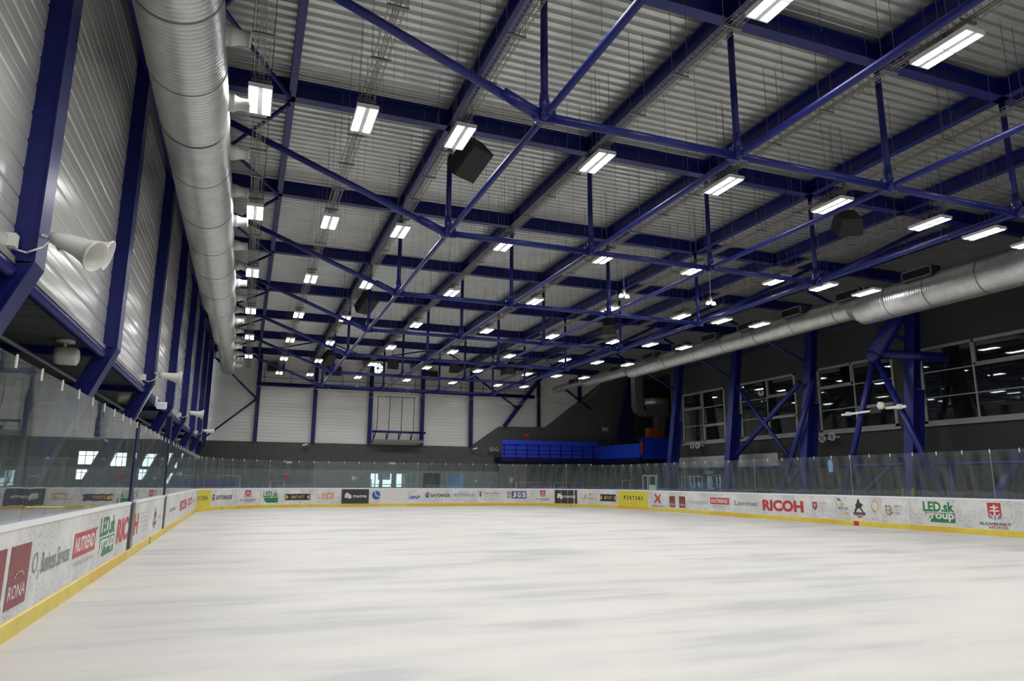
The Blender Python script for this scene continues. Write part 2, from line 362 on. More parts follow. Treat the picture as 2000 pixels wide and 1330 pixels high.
# outside rooms seen through the entrance doors
m = MB(); m.box(8.6, 17, 57.6, 57.8, -0.02, 1.35); m.box(10.02, 11.0, 56.6, 56.7, 1.9, 2.6); m.box(12.0, 17.2, 56.9, 57.0, 0, 3); m.box(9.0, 9.7, 57.5, 57.6, 1.2, 1.95); m.box(9.0, 20.0, YW+.25, 57, 2.62, 2.7)
m.box(18.2, 20, YW+.35, YW+.5, 0, 2.6)
struct('wall_foyer', m, 'light_room')
for k, (a, b) in enumerate(DO):
    f = MB(); y = YW-0.03
    f.box(a, a+.07, y, y+.1, 0, 2.45); f.box(b-.07, b, y, y+.1, 0, 2.45); f.box(a, b, y, y+.1, 2.36, 2.45); f.box(a, b, y, y+.1, 0, .3); f.box(a, b, y+.01, y+.08, 1.52, 1.57)
    if k in (0, 3): f.box((a+b)/2-.03, (a+b)/2+.03, y, y+.1, 0.3, 2.36)
    do = f.build('door_%d' % (k+1), 'frame_grey', None, ((a+b)/2, y, 0), None, None, None, 'structure')
    g = MB(); g.box(a+.06, b-.06, y+.04, y+.055, .3, 2.37); g.build('door_pane', 'window_glass', do)
    h = MB(); h.box(b-.13, b-.10, y-.05, y-.02, .9, 1.6); h.build('door_handle', 'handrail', do)
f = MB(); f.box(18.5, 19.56, YW+.0, YW+.06, 0, 2.04); d5 = f.build('door_5', 'galv_dark', None, (19.03, YW, 0), None, None, None, 'structure')
h = MB(); h.box(18.85, 19.1, YW-.02, YW, 1.72, 1.78); h.build('door_sign', 'paper', d5)
for k, (a, b, c, d) in enumerate([(13.25, 14.8, .9, 2.5), (15.2, 16.68, .9, 2.5)]):
    f = MB(); y = YW-.02
    for (p, q, r, s_) in ((a, a+.05, c, d), (b-.05, b, c, d), (a, b, c, c+.05), (a, b, d-.05, d)): f.box(p, q, y, y+.08, r, s_)
    wo = f.build('window_%d' % (6+k), 'frame_grey', None, ((a+b)/2, y, c), None, None, None, 'structure')
    g = MB(); g.box(a+.05, b-.05, y+.03, y+.05, c+.05, d-.05); g.build('window_pane', 'window_glass', wo)
m = MB(); m.box(13.0, 15.0, 56.3, 56.4, 0, 3); struct('wall_foyer_dark', m, 'dark_room')
m = MB(); m.box(15.0, 17.2, 56.5, 56.6, 0, 2.2); struct('wall_foyer_blue', m, 'sky_blue')
for k, (a, b, c, d) in enumerate(leftw):
    f = MB(); y = YW+.05
    for (p, q, r, s_) in ((a, a+.05, c, d), (b-.05, b, c, d), (a, b, c, c+.05), (a, b, d-.05, d)): f.box(p, q, y, y+.08, r, s_)
    n = 3 if b-a > .9 else 2
    for i in range(1, n): f.box(a+(b-a)*i/n-.02, a+(b-a)*i/n+.02, y, y+.06, c, d)
    f.box(a, b, y, y+.06, c+(d-c)*.66-.02, c+(d-c)*.66+.02)
    f.build('window_%d' % (8+k), 'frame_grey', None, ((a+b)/2, y, c), None, None, None, 'structure')
# fan opening high on the back wall
m = MB()
fc = Vector((9.38, YW+0.16, 10.62))
for i in range(8):
    t0 = 2*math.pi*i/8+.09; t1 = 2*math.pi*(i+1)/8-.09; q = []
    for r, t in ((.09, (t0+t1)/2-.2), (.40, t0), (.42, (t0+t1)/2), (.40, t1), (.09, (t0+t1)/2+.2)): q.append((r*math.cos(t), r*math.sin(t)))
    m.prism(q, fc, (1, 0, 0), (0, 0, 1), (0, 1, 0), .02)
pm('daylight_pane', (0.8, 0.85, 0.82), .4, emis=(0.82, 0.95, 0.88), es=1.0)
fan = thing('extractor_fan', (fc.x, fc.y, fc.z-.5), 'round fan opening with eight bright blades of daylight high on end wall', 'fan')
m.build('daylight_pane', 'daylight_pane', fan)
m = MB(); m.lathe(fc, (0, -1, 0), [(.44, -.04), (.50, -.04), (.50, .05), (.44, .05), (.44, -.04)]); m.tube(fc+Vector((0, .0, 0)), fc+Vector((0, -.09, 0)), .08)
for i in range(8): t = 2*math.pi*i/8; m.bar(fc+Vector((0, -.03, 0)), fc+Vector((.45*math.cos(t), -.03, .45*math.sin(t))), .035, .02)
m.build('fan_frame', 'black', fan)

# ------------------------------------------------------------------ roof trusses
def truss(j, y):
    side = 'nearest the camera' if j == 0 else ('nearest the end wall' if j == 7 else nth(j)+' behind the nearest one')
    t = thing('roof_truss', (12.3, y, 7.6), 'blue steel roof truss with queen posts across the hall, '+side, 'truss', 'roof trusses')
    m = MB(); m.ibeam((-2.6, y, RB), (27.4, y, RB), .26, .43, .03, .02); m.build('top_beam', 'blue_steel', t)
    if j < 7:
        xs = PX[1:5]; zc = 7.8
        for x in xs:
            m = MB(); m.tube((x, y, RB), (x, y, zc+.05), .065, .065, 10); m.tube((x, y, zc+.45), (x, y, zc+.05), .07, .11, 10)
            m.build('queen_post', 'blue_steel', t)
            m = MB(); m.box(x-.20, x+.20, y-.03, y+.03, zc-.10, zc+.14); m.tube((x-.02, y-.18, zc), (x-.02, y+.18, zc), .09, .09, 10); m.build('node_plate', 'blue_steel', t)
        sl = (10.35-zc)/(4.26+2.56)
        m = MB(); m.tube((-2.56, y, 10.40), (xs[0]-.15, y, zc+.02), .075); m.tube((xs[0]-.75, y, zc+.28), (xs[0]-.12, y, zc+.02), .10); m.build('tie_tube', 'blue_steel', t)
        for a, b in zip(xs[:-1], xs[1:]): m = MB(); m.tube((a+.1, y, zc), (b-.1, y, zc), .075); m.build('tie_tube', 'blue_steel', t)
        m = MB(); m.tube((xs[-1]+.1, y, zc+.04), (21.5, y, RB), .075); m.build('tie_tube', 'blue_steel', t)
    return t
for j, y in enumerate(FR): truss(j, y)
m = MB(); m.ibeam((-2.6, FR[0]-6, RB), (27.4, FR[0]-6, RB), .26, .43, .03, .02)
m.build('roof_girder', 'blue_steel', None, (12.3, FR[0]-6, RB), 'blue steel roof beam straight above the camera at the picture top edge', 'beam')
# purlins
pn = ['first', 'second', 'third', 'fourth', 'fifth', 'sixth', 'seventh']
for k, x in enumerate(PX):
    m = MB(); wd = .16 if k == 0 else .22
    m.ibeam((x, Y0, RB+.0), (x, YW-.02, RB+.0), wd, .43, .028, .018)
    m.build('roof_purlin', 'blue_steel', None, (x, 20, RB), 'long blue steel roof purlin, %s from the left wall' % pn[k], 'beam', 'roof purlins')
for k, x in enumerate(PX[1:5]):
    m = MB(); m.tube((x, Y0, 7.8), (x, FR[6]+.1, 7.8), .062, .062, 14)
    m.build('lengthwise_tie', 'blue_steel', None, (x, 20, 7.74), 'long blue tube joining the truss nodes, %s from the left' % pn[k], 'tube', 'lengthwise ties')
m = MB(); m.ibeam((-2.62, Y0, RB-.05), (-2.62, YW-.02, RB-.05), .2, .3); m.build('eaves_beam', 'blue_steel', None, (-2.62, 20, RB), 'blue beam along the top of the left wall behind the silver duct', 'beam')
# plan bracing beside the left wall
for j in range(8):
    y = FR[j]; t = thing('roof_brace', (-1.1, y, RB-.2), 'pair of blue diagonal tubes spreading from the %s purlin joint beside the left duct' % nth(j), 'brace', 'diagonal roof braces')
    for dy in (-6, 6):
        if y+dy > YW: dy = YW-y-.1
        m = MB(); m.tube((PX[0]-.05, y+.15*(1 if dy > 0 else -1), RB-.06), (-2.5, y+dy, RB-.06), .05, .05, 8); m.build('brace_tube', 'blue_steel', t)
zz = [(PX[0], 7), (PX[1], 6), (PX[2], 7), (PX[3], 6), (PX[4], 7), (PX[5], 6), (PX[6], 7)]
for i in range(6):
    a, b = zz[i], zz[i+1]; m = MB(); m.tube((a[0], FR[a[1]], RB+.15), (b[0], FR[b[1]], RB+.15), .05, .05, 8)
    m.build('roof_bracing', 'blue_steel', None, None, 'dark zigzag roof brace between the last two trusses, %s from the left' % nth(i), 'brace', 'zigzag roof braces')

# ------------------------------------------------------------------ left columns
for j in range(-1, 8):
    y = 9.82+6*j; i = j+1
    if j == -1: continue
    t = thing('steel_column', (-2.8, y, 2.3), 'cranked blue steel column on the left wall, %s' % ('nearest the camera' if j == 0 else nth(j)+' beyond the nearest'), 'column', 'left wall columns')
    zk = 4.38; fx = -2.56; ln = [(fx, zk), (fx-.03, zk), ]
    # upper shaft
    m = MB(); m.box(fx-.025, fx, y-.22, y+.22, zk, ROOF-.05); m.box(fx-.34, fx-.025, y-.22, y-.195, zk+.02, ROOF-.05) if False else m.box(fx-.34, fx-.025, y-.02, y+.02, zk, ROOF-.05)
    m.box(fx-.36, fx-.335, y-.22, y+.22, zk, ROOF-.05)
    m.box(fx-.335, fx-.025, y-.20, y-.18, zk, ROOF-.05)
    m.build('shaft', 'blue_steel', t)
    # raking leg going down and outwards
    dx = -.41; zb = 0.0; xb = fx+dx*(zk-zb)
    m = MB()
    m.prism([(fx, zk), (xb, zb), (xb-.03, zb), (fx-.03, zk)], (0, y, 0), (1, 0, 0), (0, 0, 1), (0, 1, 0), .44)
    m.prism([(fx-.02, zk), (xb-.02, zb), (xb-.42, zb), (fx-.36, zk-.05)], (0, y, 0), (1, 0, 0), (0, 0, 1), (0, 1, 0), .36)
    m.build('raking_leg', 'blue_steel', t)
    m = MB(); m.box(-8.3, fx-.3, y-.08, y+.08, 4.2, 4.36); m.build('soffit_beam', 'blue_steel', t)
m = MB(); m.tube((-2.82, Y0, 4.24), (-2.82, YW-.1, 4.24), .085, .085, 14)
m.build('eaves_tube', 'blue_steel', None, (-2.82, 20, 4.1), 'long round blue tube under the lower edge of the left wall', 'tube')
m = MB(); m.tube((-3.95, Y0, 4.12), (-3.95, YW-.1, 4.12), .045, .045, 10)
m.build('soffit_pipe', 'galv_dark', None, (-3.95, 20, 4.0), 'thin grey pipe running under the dark soffit above the left glass', 'pipe')
for j in (0, 1):
    y = 14.9+7*j; m = MB(); m.tube((-3.3, y, 4.34), (-3.3, y, 4.18), .03); m.lathe((-3.3, y, 4.36), (0, 0, -1), [(0, 0), (.16, 0), (.16, .06), (.05, .07)], 16)
    t = thing('bulkhead_lamp', (-3.3, y, 3.9), ['white drum shaped fitting under the soffit before the second column',  'white drum shaped fitting under the soffit just past the third column'][j], 'light')
    m.build('mount', 'white_plastic', t); m = MB(); m.lathe((-3.42, y, 4.05), (1, 0, 0), [(0, -.02), (.15, -.02), (.17, .05), (.17, .33), (.12, .36), (0, .36)], 20); m.build('drum', 'white_plastic', t)

# horn speakers on the left columns
def horn(mb, p, d, L=.45, R=.20):
    mb.lathe(p, d, [(0, -.12), (.075, -.12), (.085, 0), (.095, .10*L/.45), (.11, .22*L/.45), (.145, .34*L/.45), (R, L), (R+.012, L), (R+.01, L-.02), (.13, L-.10), (.08, .2), (0, .16)], 28)
hs = [(FR[0], 'pair of grey horn loudspeakers on the nearest left column', True), (FR[2], 'grey horn loudspeaker on the third left column', False), (FR[4], 'grey horn loudspeaker on the fifth left column', False), (FR[6], 'small far horn loudspeaker at the end of the left wall', False)]
for y, lab, two in hs:
    p = Vector((-2.5, y-.12, 4.75)); t = thing('horn_speaker', (p.x, y, 4.4), lab, 'loudspeaker')
    m = MB(); m.bar(p+Vector((-.06, 0, .0)), p+Vector((.22, .05, -.05)), .05, .04); m.bar(p+Vector((.10, 0, -.02)), p+Vector((.16, .02, -.16)), .08, .05); m.build('bracket', 'galv', t)
    if two:
        m = MB(); horn(m, p+Vector((.16, -.02, -.05)), (.84, -.30, -.40), .5, .19); m.build('horn', 'white_plastic', t)
        m = MB(); horn(m, p+Vector((.18, .16, .02)), (.93, .02, -.28), .5, .19); m.build('horn', 'white_plastic', t)
    else:
        m = MB(); horn(m, p+Vector((.16, .05, -.05)), (.95, .25, -.12)); m.build('horn', 'white_plastic', t)
    m = MB(); m.path([p+Vector((-.35, -.12, -.15)), p+Vector((-.28, -.14, -.25)), p+Vector((-.15, -.14, -.28)), p+Vector((.0, -.1, -.18)), p+Vector((.05, 0, -.04))], .012); m.build('cable', 'white_plastic', t)
    b = MB(); b.box(-2.86, -2.74, y-.40, y-.26, 4.5, 4.66); b.build('junction_box', 'white_plastic', None, None, 'small grey junction box beside '+('the nearest pair of horn speakers' if two else 'the '+lab.split('horn')[0].strip()+' horn at the '+lab.split(' on the ')[-1].split(' at the ')[-1]), 'box')
t = thing('wall_floodlight', (-2.6, FR[2]+1.6, 3.7), 'small white floodlight with raised flap under the left wall edge', 'light')
m = MB(); m.obox((-2.45, FR[2]+1.4, 3.98), (1, .2, 0), (0, 0, 1), (0, 1, .2), .12, .09, .16); m.build('lamp_body', 'housing', t)
m = MB(); m.obox((-2.62, FR[2]+1.5, 4.1), (1, .2, 0), (0, .2, 1), (0, 1, 0), .015, .16, .12); m.build('flap', 'housing', t)

# conduit up the third column
m = MB(); m.path([(-2.53, FR[2]-.05, 4.4), (-2.53, FR[2]-.05, 10.4)], .022); m.path([(-2.53, FR[2]-.05, 4.4), (-3.1, FR[2]-.05, 3.0)], .022)
m.build('conduit', 'galv', None, None, 'thin grey conduit climbing the third left column', 'conduit')

# ------------------------------------------------------------------ ducts
def corr(y0, y1, r, dy=.10, amp=.014):
    out = []; y = y0
    while y < y1-dy: out += [(r, y), (r+amp*.5, y+dy*.25), (r+amp, y+dy*.5), (r+amp*.5, y+dy*.75)]; y += dy
    out.append((r, y1)); return out
ZD = 8.0
DX, DZ, KD = -1.38, 8.55, 1.0887
t = thing('air_duct', (-1.38, 20, 7.9), 'large silver corrugated air duct along the left wall with white nozzles', 'duct')
def duct_obj(par, x, z, secs, name='duct_section'):
    for k, (y0, y1, r, zc, rn, zn) in enumerate(secs):
        m = MB(); n = 40; v = []; prof = corr(y0, y1, r)
        for rr, yy in prof: v += [(x+rr*math.cos(2*math.pi*i/n), yy, zc+rr*math.sin(2*math.pi*i/n)) for i in range(n)]
        m.add(v, [(q*n+i, q*n+(i+1) % n, (q+1)*n+(i+1) % n, (q+1)*n+i) for q in range(len(prof)-1) for i in range(n)], True)
        if rn:
            v = [(x+rr*math.cos(2*math.pi*i/n), yy, zz+rr*math.sin(2*math.pi*i/n)) for rr, yy, zz in ((r, y1, zc), (rn, y1+.5, zn)) for i in range(n)]
            m.add(v, [(i, (i+1) % n, n+(i+1) % n, n+i) for i in range(n)], True)
        else:
            m.lathe((x, y1, zc), (0, 1, 0), [(r, 0), (r*.97, .05), (0, .06)], n)
        m.build(name, 'galv', par)
duct_obj(t, DX, DZ, [(Y0+.5, 28.4, .60, DZ, .50, DZ+.05), (28.9, 35.5, .50, DZ+.05, .40, DZ+.09), (36.0, 46.5, .40, DZ+.09, 0, 0)])
for y in [-4, -1, 2, 4.5, 7, 8.8, 10.6, 12.4, 14.2, 16.6, 18.7, 21, 23.4]:
    m = MB(); m.lathe((DX, y*KD, DZ), (0, 1, 0), [(.61, 0), (.622, .01), (.622, .03), (.61, .04)], 40); m.build('joint_band', 'galv_dark', t)
# nozzles
duct_l = t
def nozzle(y, x):
    z = DZ+.12; m = MB(); m.lathe((x-.06, y, z), (1, 0, 0), [(.20, 0), (.185, .06), (.155, .17), (.165, .18), (.165, .22)], 24); n_ = m.build('air_nozzle', 'nozzle', duct_l, label='white round air nozzle')
    m = MB(); m.lathe((x+.16, y, z), (1, 0, 0), [(.155, 0), (.14, .03), (.115, .10), (.115, .24), (.12, .24), (.12, .27), (.10, .27), (.10, .1)], 24); m.build('spout', 'nozzle', n_)
for k in range(17):
    y = 10.75+2.14*k; nozzle(y, -.84 if y < 28.4 else (-.92 if y < 35.5 else -1.0))
t = thing('air_duct', (23.2, 30, 8.0), 'large silver air duct hanging along the right side above the windows', 'duct')
duct_obj(t, 23.2, 9, [(13.9, 20.8, .63, 8.80, .47, 8.96), (21.3, 39.4, .46, 8.97, .33, 9.07), (39.9, 45.8, .33, 9.07, .24, 9.15), (46.3, 51.5, .24, 9.17, 0, 0)])
m = MB(); m.box(22.5, 23.9, 10.0, 13.9, 8.15, 9.5); m.build('plenum_box', 'galv', t)
for y in [15.6, 17.6, 19.3, 22, 24.5, 27, 29.5, 32, 35, 38]:
    r = .63 if y < 20.8 else .46; zc = 8.8 if y < 20.8 else 8.97
    m = MB(); m.lathe((23.2, y, zc), (0, 1, 0), [(r+.008, 0), (r+.018, .01), (r+.018, .03), (r+.008, .04)], 40); m.build('joint_band', 'galv_dark', t)
for k, y in enumerate([17.8, 21.0, 24.2, 27.3, 30.3, 33.1, 36.3, 41.0, 47.5]):
    
    x = 22.62; a, b, c, d = y-.62, y+.62, 9.22, 9.60
    if y > 40: x = 22.85; c, d = 9.15, 9.5
    m = MB()
    for (p, q, r, s_) in ((a, a+.05, c, d), (b-.05, b, c, d), (a, b, c, c+.05), (a, b, d-.05, d)): m.box(x-.03, x+.02, p, q, r, s_)
    g = m.build('duct_grille', 'galv_dark', t, label='dark framed air grille')
    m = MB(); m.box(x+.03, x+.5, a+.02, b-.02, c, d); m.build('grille_box', 'charcoal', g)
    m = MB()
    for i in range(5): m.box(x-.01, x+.02, a+.05, b-.05, c+.08+.055*i, c+.09+.055*i)
    m.build('louvre', 'black', g)
# vertical duct in the right corner
t = thing('air_duct', (30.5, 50.9, 5.4), 'bare metal duct dropping from roof and bending into a box in the far right corner', 'duct')
m = MB(); m.box(30.15, 30.9, 50.6, 51.3, 8.0, ROOF); m.prism([(30.15, 8.0), (30.9, 8.0), (31.05, 7.75), (31.4, 7.65), (31.4, 7.2), (30.8, 7.3), (30.3, 7.6)], (0, 50.95, 0), (1, 0, 0), (0, 0, 1), (0, 1, 0), .7); m.build('drop', 'galv', t)
m = MB(); m.tube((32.2, 51, 8.15), (32.2, 51, 8.75), 1.25, 1.25, 28); m.build('drum_box', 'galv', t)
m = MB(); m.box(31.2, 33.4, 50.6, 51.4, 7.3, 8.15); m.box(32.3, 33.0, 50.6, 51.4, 6.2, 7.3); m.build('outlet', 'galv_dark', t)
m = MB(); m.box(31.6, 33.1, 51, 51.6, 5.35, 6.32); m.build('orange_panel', 'orange', None, None, 'plain orange board above the blue balcony in the corner', 'panel')
m = MB(); m.box(27.1, 27.5, 50.6, 50.8, 5.9, 6.2); m.build('wall_box', 'frame_grey', None, None, 'small grey box on the far right column above the balcony', 'box')

# ------------------------------------------------------------------ right columns, masts and tubes
for j in range(1, 6):
    y = FR[j]; b = 25.62
    t = thing('steel_column', (26.5, y, 0), 'tapered blue steel column behind the right boards, %s' % ('nearest the camera' if j == 1 else nth(j-1)+' beyond the nearest'), 'column', 'right side columns')
    m = MB(); m.prism([(b, 0), (26.95, 8.8), (27.1, RB), (27.16, RB), (27.02, 8.8), (b+.06, 0)], (0, y, 0), (1, 0, 0), (0, 0, 1), (0, 1, 0), .46); m.build('inner_flange', 'blue_steel', t)
    m = MB(); m.prism([(b+.05, 0), (27.0, 8.8), (27.15, RB), (27.5, RB), (27.32, 8.8), (26.9, 5.85), (27.12, 5.8), (b+.58, 0)], (0, y, 0), (1, 0, 0), (0, 0, 1), (0, 1, 0), .06); m.build('web', 'blue_steel', t)
    m = MB(); m.prism([(b+.58, 0), (27.12, 5.8), (27.18, 5.8), (b+.64, 0)], (0, y, 0), (1, 0, 0), (0, 0, 1), (0, 1, 0), .46); m.prism([(26.88, 5.85), (27.32, 8.8), (27.5, RB), (27.55, RB), (27.37, 8.8), (26.94, 5.85)], (0, y, 0), (1, 0, 0), (0, 0, 1), (0, 1, 0), .46); m.build('outer_flange', 'blue_steel', t)
    if j == 2:
        m = MB()
        for yy in (y-.235, y+.235):
            for k in range(3): m.obox((b+.22, yy, 1.36+.11*k), (1, 0, .5), (0, 0, 1), (0, 1, 0), .08, .03, .01)
        m.build('hazard_tape', 'haz_yellow', t)
m = MB(); m.prism([(29.1, 5.3), (30.1, 10.1), (30.2, ROOF), (30.9, ROOF), (30.5, 5.3)], (0, 52.0, 0), (1, 0, 0), (0, 0, 1), (0, 1, 0), .4)
m.build('steel_column', 'rail_navy', None, None, 'dark leaning column rising behind the blue balcony', 'column')
def tb(name, p, q, r, label, cat='tube', group=None): m = MB(); m.tube(p, q, r, r, 16); return m.build(name, 'blue_steel', None, None, label, cat, group)
N = (25.72, 22.7, 7.4)
t = thing('support_mast', (25.72, 22.7, 0), 'blue tubular A shaped mast with horizontal arm beside the right boards', 'mast')
for yy in (19.6, 25.6): m = MB(); m.tube(N, (25.72, yy, 0.0), .13, .13, 16); m.build('leg', 'blue_steel', t)
m = MB(); m.tube(N, (27.7, 21.9, RB), .36, .36, 24); m.build('raking_tube', 'blue_steel', t)
m = MB(); m.tube((25.9, 22.5, 7.42), (27.9, 20.9, 7.12), .21, .21, 20); m.build('arm', 'blue_steel', t)
m = MB(); m.lathe(Vector(N)+Vector((0, 0, -.05)), (0, 0, 1), [(0, -.3), (.2, -.25), (.36, 0), (.3, .2), (0, .3)], 20); m.build('joint', 'blue_steel', t)
tb('mast_leg', (26.3, 26.9, 6.9), (25.72, 29.8, .0), .13, 'slanting blue tube in front of the second big right column', 'tube')
tb('cross_brace', (26.4, 32.9, 7.3), (26.4, 28.7, 2.7), .10, 'blue cross brace falling towards the camera between two right columns', 'brace')
tb('cross_brace', (26.4, 34.0, 2.9), (26.4, 28.0, 6.9), .13, 'blue cross brace rising towards the camera between two right columns', 'brace')
tb('side_rail_tube', (26.9, 8.0, 2.60), (26.9, 42.0, 2.70), .07, 'level blue tube running behind the right glass', 'tube')
tb('prop_tube', (27.6, 25.7, 3.1), (27.0, 27.3, .0), .24, 'fat blue prop slanting behind glass left of the mast', 'tube')
tb('prop_tube', (27.8, 23.8, 2.95), (27.06, 27.0, .0), .12, 'thin blue prop slanting behind glass inside the mast legs', 'tube')
tb('prop_tube', (27.6, 18.2, 3.1), (27.0, 19.7, .0), .24, 'fat blue prop slanting behind glass at the right picture edge', 'tube')
tb('prop_tube', (26.9, 20.6, 2.6), (26.9, 20.6, 0), .13, 'upright blue tube behind glass right of the mast', 'tube')
tb('prop_tube', (26.7, 31.6, .0), (26.2, 28.2, 2.6), .13, 'short blue prop leaning at foot of the second big right column', 'tube')
for k, j in enumerate((2, 3, 4, 5)):
    tb('knee_brace', (27.0, FR[j]+.1, 7.9), (23.9, FR[j]+2.6, RB), .07, 'thin blue knee brace above the right duct, %s from the camera' % nth(k), 'brace', 'knee braces')
tb('roof_edge_tube', (27.3, 10, 9.4), (27.3, 41, 9.4), .05, 'faint blue tube along the dark upper right wall', 'tube')
# camera bar on the mast
t = thing('camera_bar', (25.45, 22.8, 4.8), 'white bar with a camera fixed across the mast legs', 'camera')
m = MB(); m.bar((25.5, 24.6, 4.90), (25.5, 23.0, 4.93), .05, .09); m.build('bar', 'white_plastic', t)
m = MB(); m.bar((25.5, 22.2, 4.99), (25.5, 21.2, 4.97), .05, .11); m.build('bar', 'white_plastic', t)
m = MB(); m.lathe((25.35, 22.3, 5.1), (-1, 0, -.1), [(0, -.1), (.15, -.1), (.17, .05), (0, .06)], 20); m.build('dish', 'white_plastic', t)
m = MB(); m.obox((25.5, 22.65, 4.92), (0, 1, 0), (1, 0, 0), (0, 0, 1), .28, .1, .11); m.build('camera_body', 'black', t)
m = MB(); m.tube((25.5, 24.2, 4.83), (25.5, 24.2, 5.0), .12); m.tube((25.5, 21.5, 4.88), (25.5, 21.5, 5.08), .12); m.build('clamp', 'white_plastic', t)
# round wall speakers in pairs
def disc(name, p, d, r, label, cat='loudspeaker', group='round wall loudspeakers'):
    t = thing(name, p, label, cat, group); m = MB(); m.lathe(p, d, [(0, 0), (r*.5, 0), (r*.6, .12), (r, .2), (r, .24), (r*.85, .235)], 22); m.build('horn_bell', 'white_plastic', t)
    m = MB(); m.obox(Vector(p)-Vector(d)*.1, (0, 0, 1), Vector(d), Vector((0, 0, 1)).cross(Vector(d)), .04, .18, .04); m.build('mount', 'white_plastic', t)
    m = MB(); m.lathe(Vector(p)+Vector(d)*.2, d, [(r*.85, 0), (r*.3, -.06), (0, -.02)], 22); m.build('horn_mouth', 'galv_dark', t)
for y, z, l in ((28.1, 4.12, 'left'), (27.45, 4.18, 'right'), (39.4, 4.28, 'left'), (38.8, 4.25, 'right')):
    disc('round_speaker', (27.9, y, z-.05), (-1, 0, 0), .2, '%s one of two round horns under the %s window' % (l, 'second nearest' if y < 30 else 'farthest'))
disc('round_speaker', (18.84, YW-.3, 4.4), (0, -1, 0), .17, 'left one of two round horns on end wall left of balcony'); disc('round_speaker', (19.29, YW-.3, 4.4), (0, -1, 0), .17, 'right one of two round horns on end wall left of balcony')
# things behind the right glass
m = MB(); m.box(27.3, 27.7, 31, 40.6, 2.72, 3.45); t_ = m.build('service_duct', 'galv', None, None, 'long grey boxed duct behind the far right glass', 'duct')
t = thing('hanging_banner', (26.7, 26.7, 2.3), 'small light blue pennant hanging behind the right glass', 'banner')
m = MB(); m.prism([(-.12, 0), (.12, 0), (.16, .45), (.08, .6), (-.08, .6), (-.14, .45)], (26.7, 26.7, 2.35), (0, 1, 0), (0, 0, 1), (1, 0, 0), .04); m.build('cloth', 'sky_blue', t)
m = MB(); m.box(26.69, 26.93, 26.68, 26.72, 2.60, 2.66); m.build('hook', 'sign_white', t)

# balcony
t = thing('balcony', (24, 53.4, 3.4), 'bright blue balcony with railing in the far right corner', 'balcony')
m = MB(); m.box(19.33, 28.0, 53.35, 53.43, 3.75, 4.78); m.build('front_panel', 'balcony_blue', t)
m = MB(); m.box(19.25, 28.0, 53.2, 53.45, 4.80, 5.12); m.build('top_band', 'balcony_blue', t)
m = MB(); m.box(19.25, 28.05, 53.15, YW-.03, 3.38, 3.75); m.build('deck', 'rail_navy', t)
m = MB()
for i in range(9): x = 19.5+i*1.0; m.box(x-.03, x+.03, 53.27, 53.33, 3.6, 4.85)
for z in (4.05, 4.35): m.box(19.4, 28, 53.29, 53.31, z-.015, z+.015)
m.build('railing', 'rail_navy', t)
m = MB(); p = Vector((28.05, 53.3, 0)); q = Vector((28.75, 47.8, 0)); d = (q-p).normalized(); nrm = Vector((d.y, -d.x, 0))
m.obox((p+q)/2+Vector((0, 0, 4.25)), d, (0, 0, 1), nrm, (q-p).length/2, .55, .03); m.build('side_panel', 'balcony_blue', t)
m = MB(); m.obox((p+q)/2+Vector((0, 0, 3.55)), d, (0, 0, 1), nrm, (q-p).length/2, .17, .1); m.build('side_deck', 'rail_navy', t)
m = MB()
for i in range(7): c = p+(q-p)*i/6-nrm*(-.07)*-1; m.obox(c+Vector((0, 0, 4.45)), d, (0, 0, 1), nrm, .03, .85, .03)
for z in (4.05, 4.35, 5.3): m.obox((p+q)/2-nrm*.07+Vector((0, 0, z)), d, (0, 0, 1), nrm, (q-p).length/2, .025, .02)
m.build('side_railing', 'rail_navy', t)
m = MB(); m.box(28.8, 33.9, 47.8, 47.9, 3.6, 5.3); m.build('end_panel', 'balcony_blue', t)
m = MB(); m.box(28.9, 33.9, 47.9, 53, 3.5, 3.6); m.build('inner_deck', 'rail_navy', t)
m = MB(); m.box(28.8, 28.95, 47.7, 47.78, 3.9, 5.0); m.build('life_strip', 'ink_brickred', t, label='thin orange red upright strip')

# ------------------------------------------------------------------ end wall furniture
CX = [.56, 4.67, 8.9, 13.04, 17.14]
for k, x in enumerate(CX):
    m = MB(); y = YW-.26
    m.box(x-.14, x+.14, y, y+.02, 4.6, ROOF); m.box(x-.01, x+.01, y+.02, y+.2, 4.6, ROOF); m.box(x-.14, x+.14, y+.2, y+.22, 4.6, ROOF)
    m.build('steel_column', 'blue_steel', None, None, 'straight blue column on the far end wall, %s from the left' % nth(k), 'column', 'end wall columns')
tb('catwalk_beam', (.4, YW-.75, 8.78), (22.5, YW-.75, 8.85), .15, 'long blue round beam across the upper end wall', 'beam')
t = thing('catwalk_rail', (11, YW-.5, 8.9), 'thin dark handrail above the blue beam on the end wall', 'railing')
m = MB()
for z in (9.3, 9.85): m.box(.6, 22.4, YW-.62, YW-.60, z, z+.03)
m.build('rail', 'charcoal', t)
for i in range(12): x = .9+i*1.9; m = MB(); m.box(x-.02, x+.02, YW-.63, YW-.59, 8.9, 9.88); m.build('post', 'charcoal', t)
for k, (x0, x1, z0, z1) in enumerate([(1.05, 2.3, 9.85, 10.55), (5.3, 6.5, 9.8, 10.5), (13.2, 14.2, 9.9, 10.6)]):
    t = thing('roof_hatch', ((x0+x1)/2, YW-.2, z0), ['leftmost dark square louvre high on the end wall', 'middle dark square louvre high on end wall behind a hanging speaker', 'rightmost dark square louvre high on the end wall'][k], 'vent', 'end wall louvres')
    m = MB(); m.box(x0, x1, YW-.3, YW-.05, z0, z1); m.build('louvre', 'black', t)
    m = MB(); m.box(x0-.04, x1+.04, YW-.32, YW-.05, z0-.06, z0); m.build('sill', 'frame_grey', t)
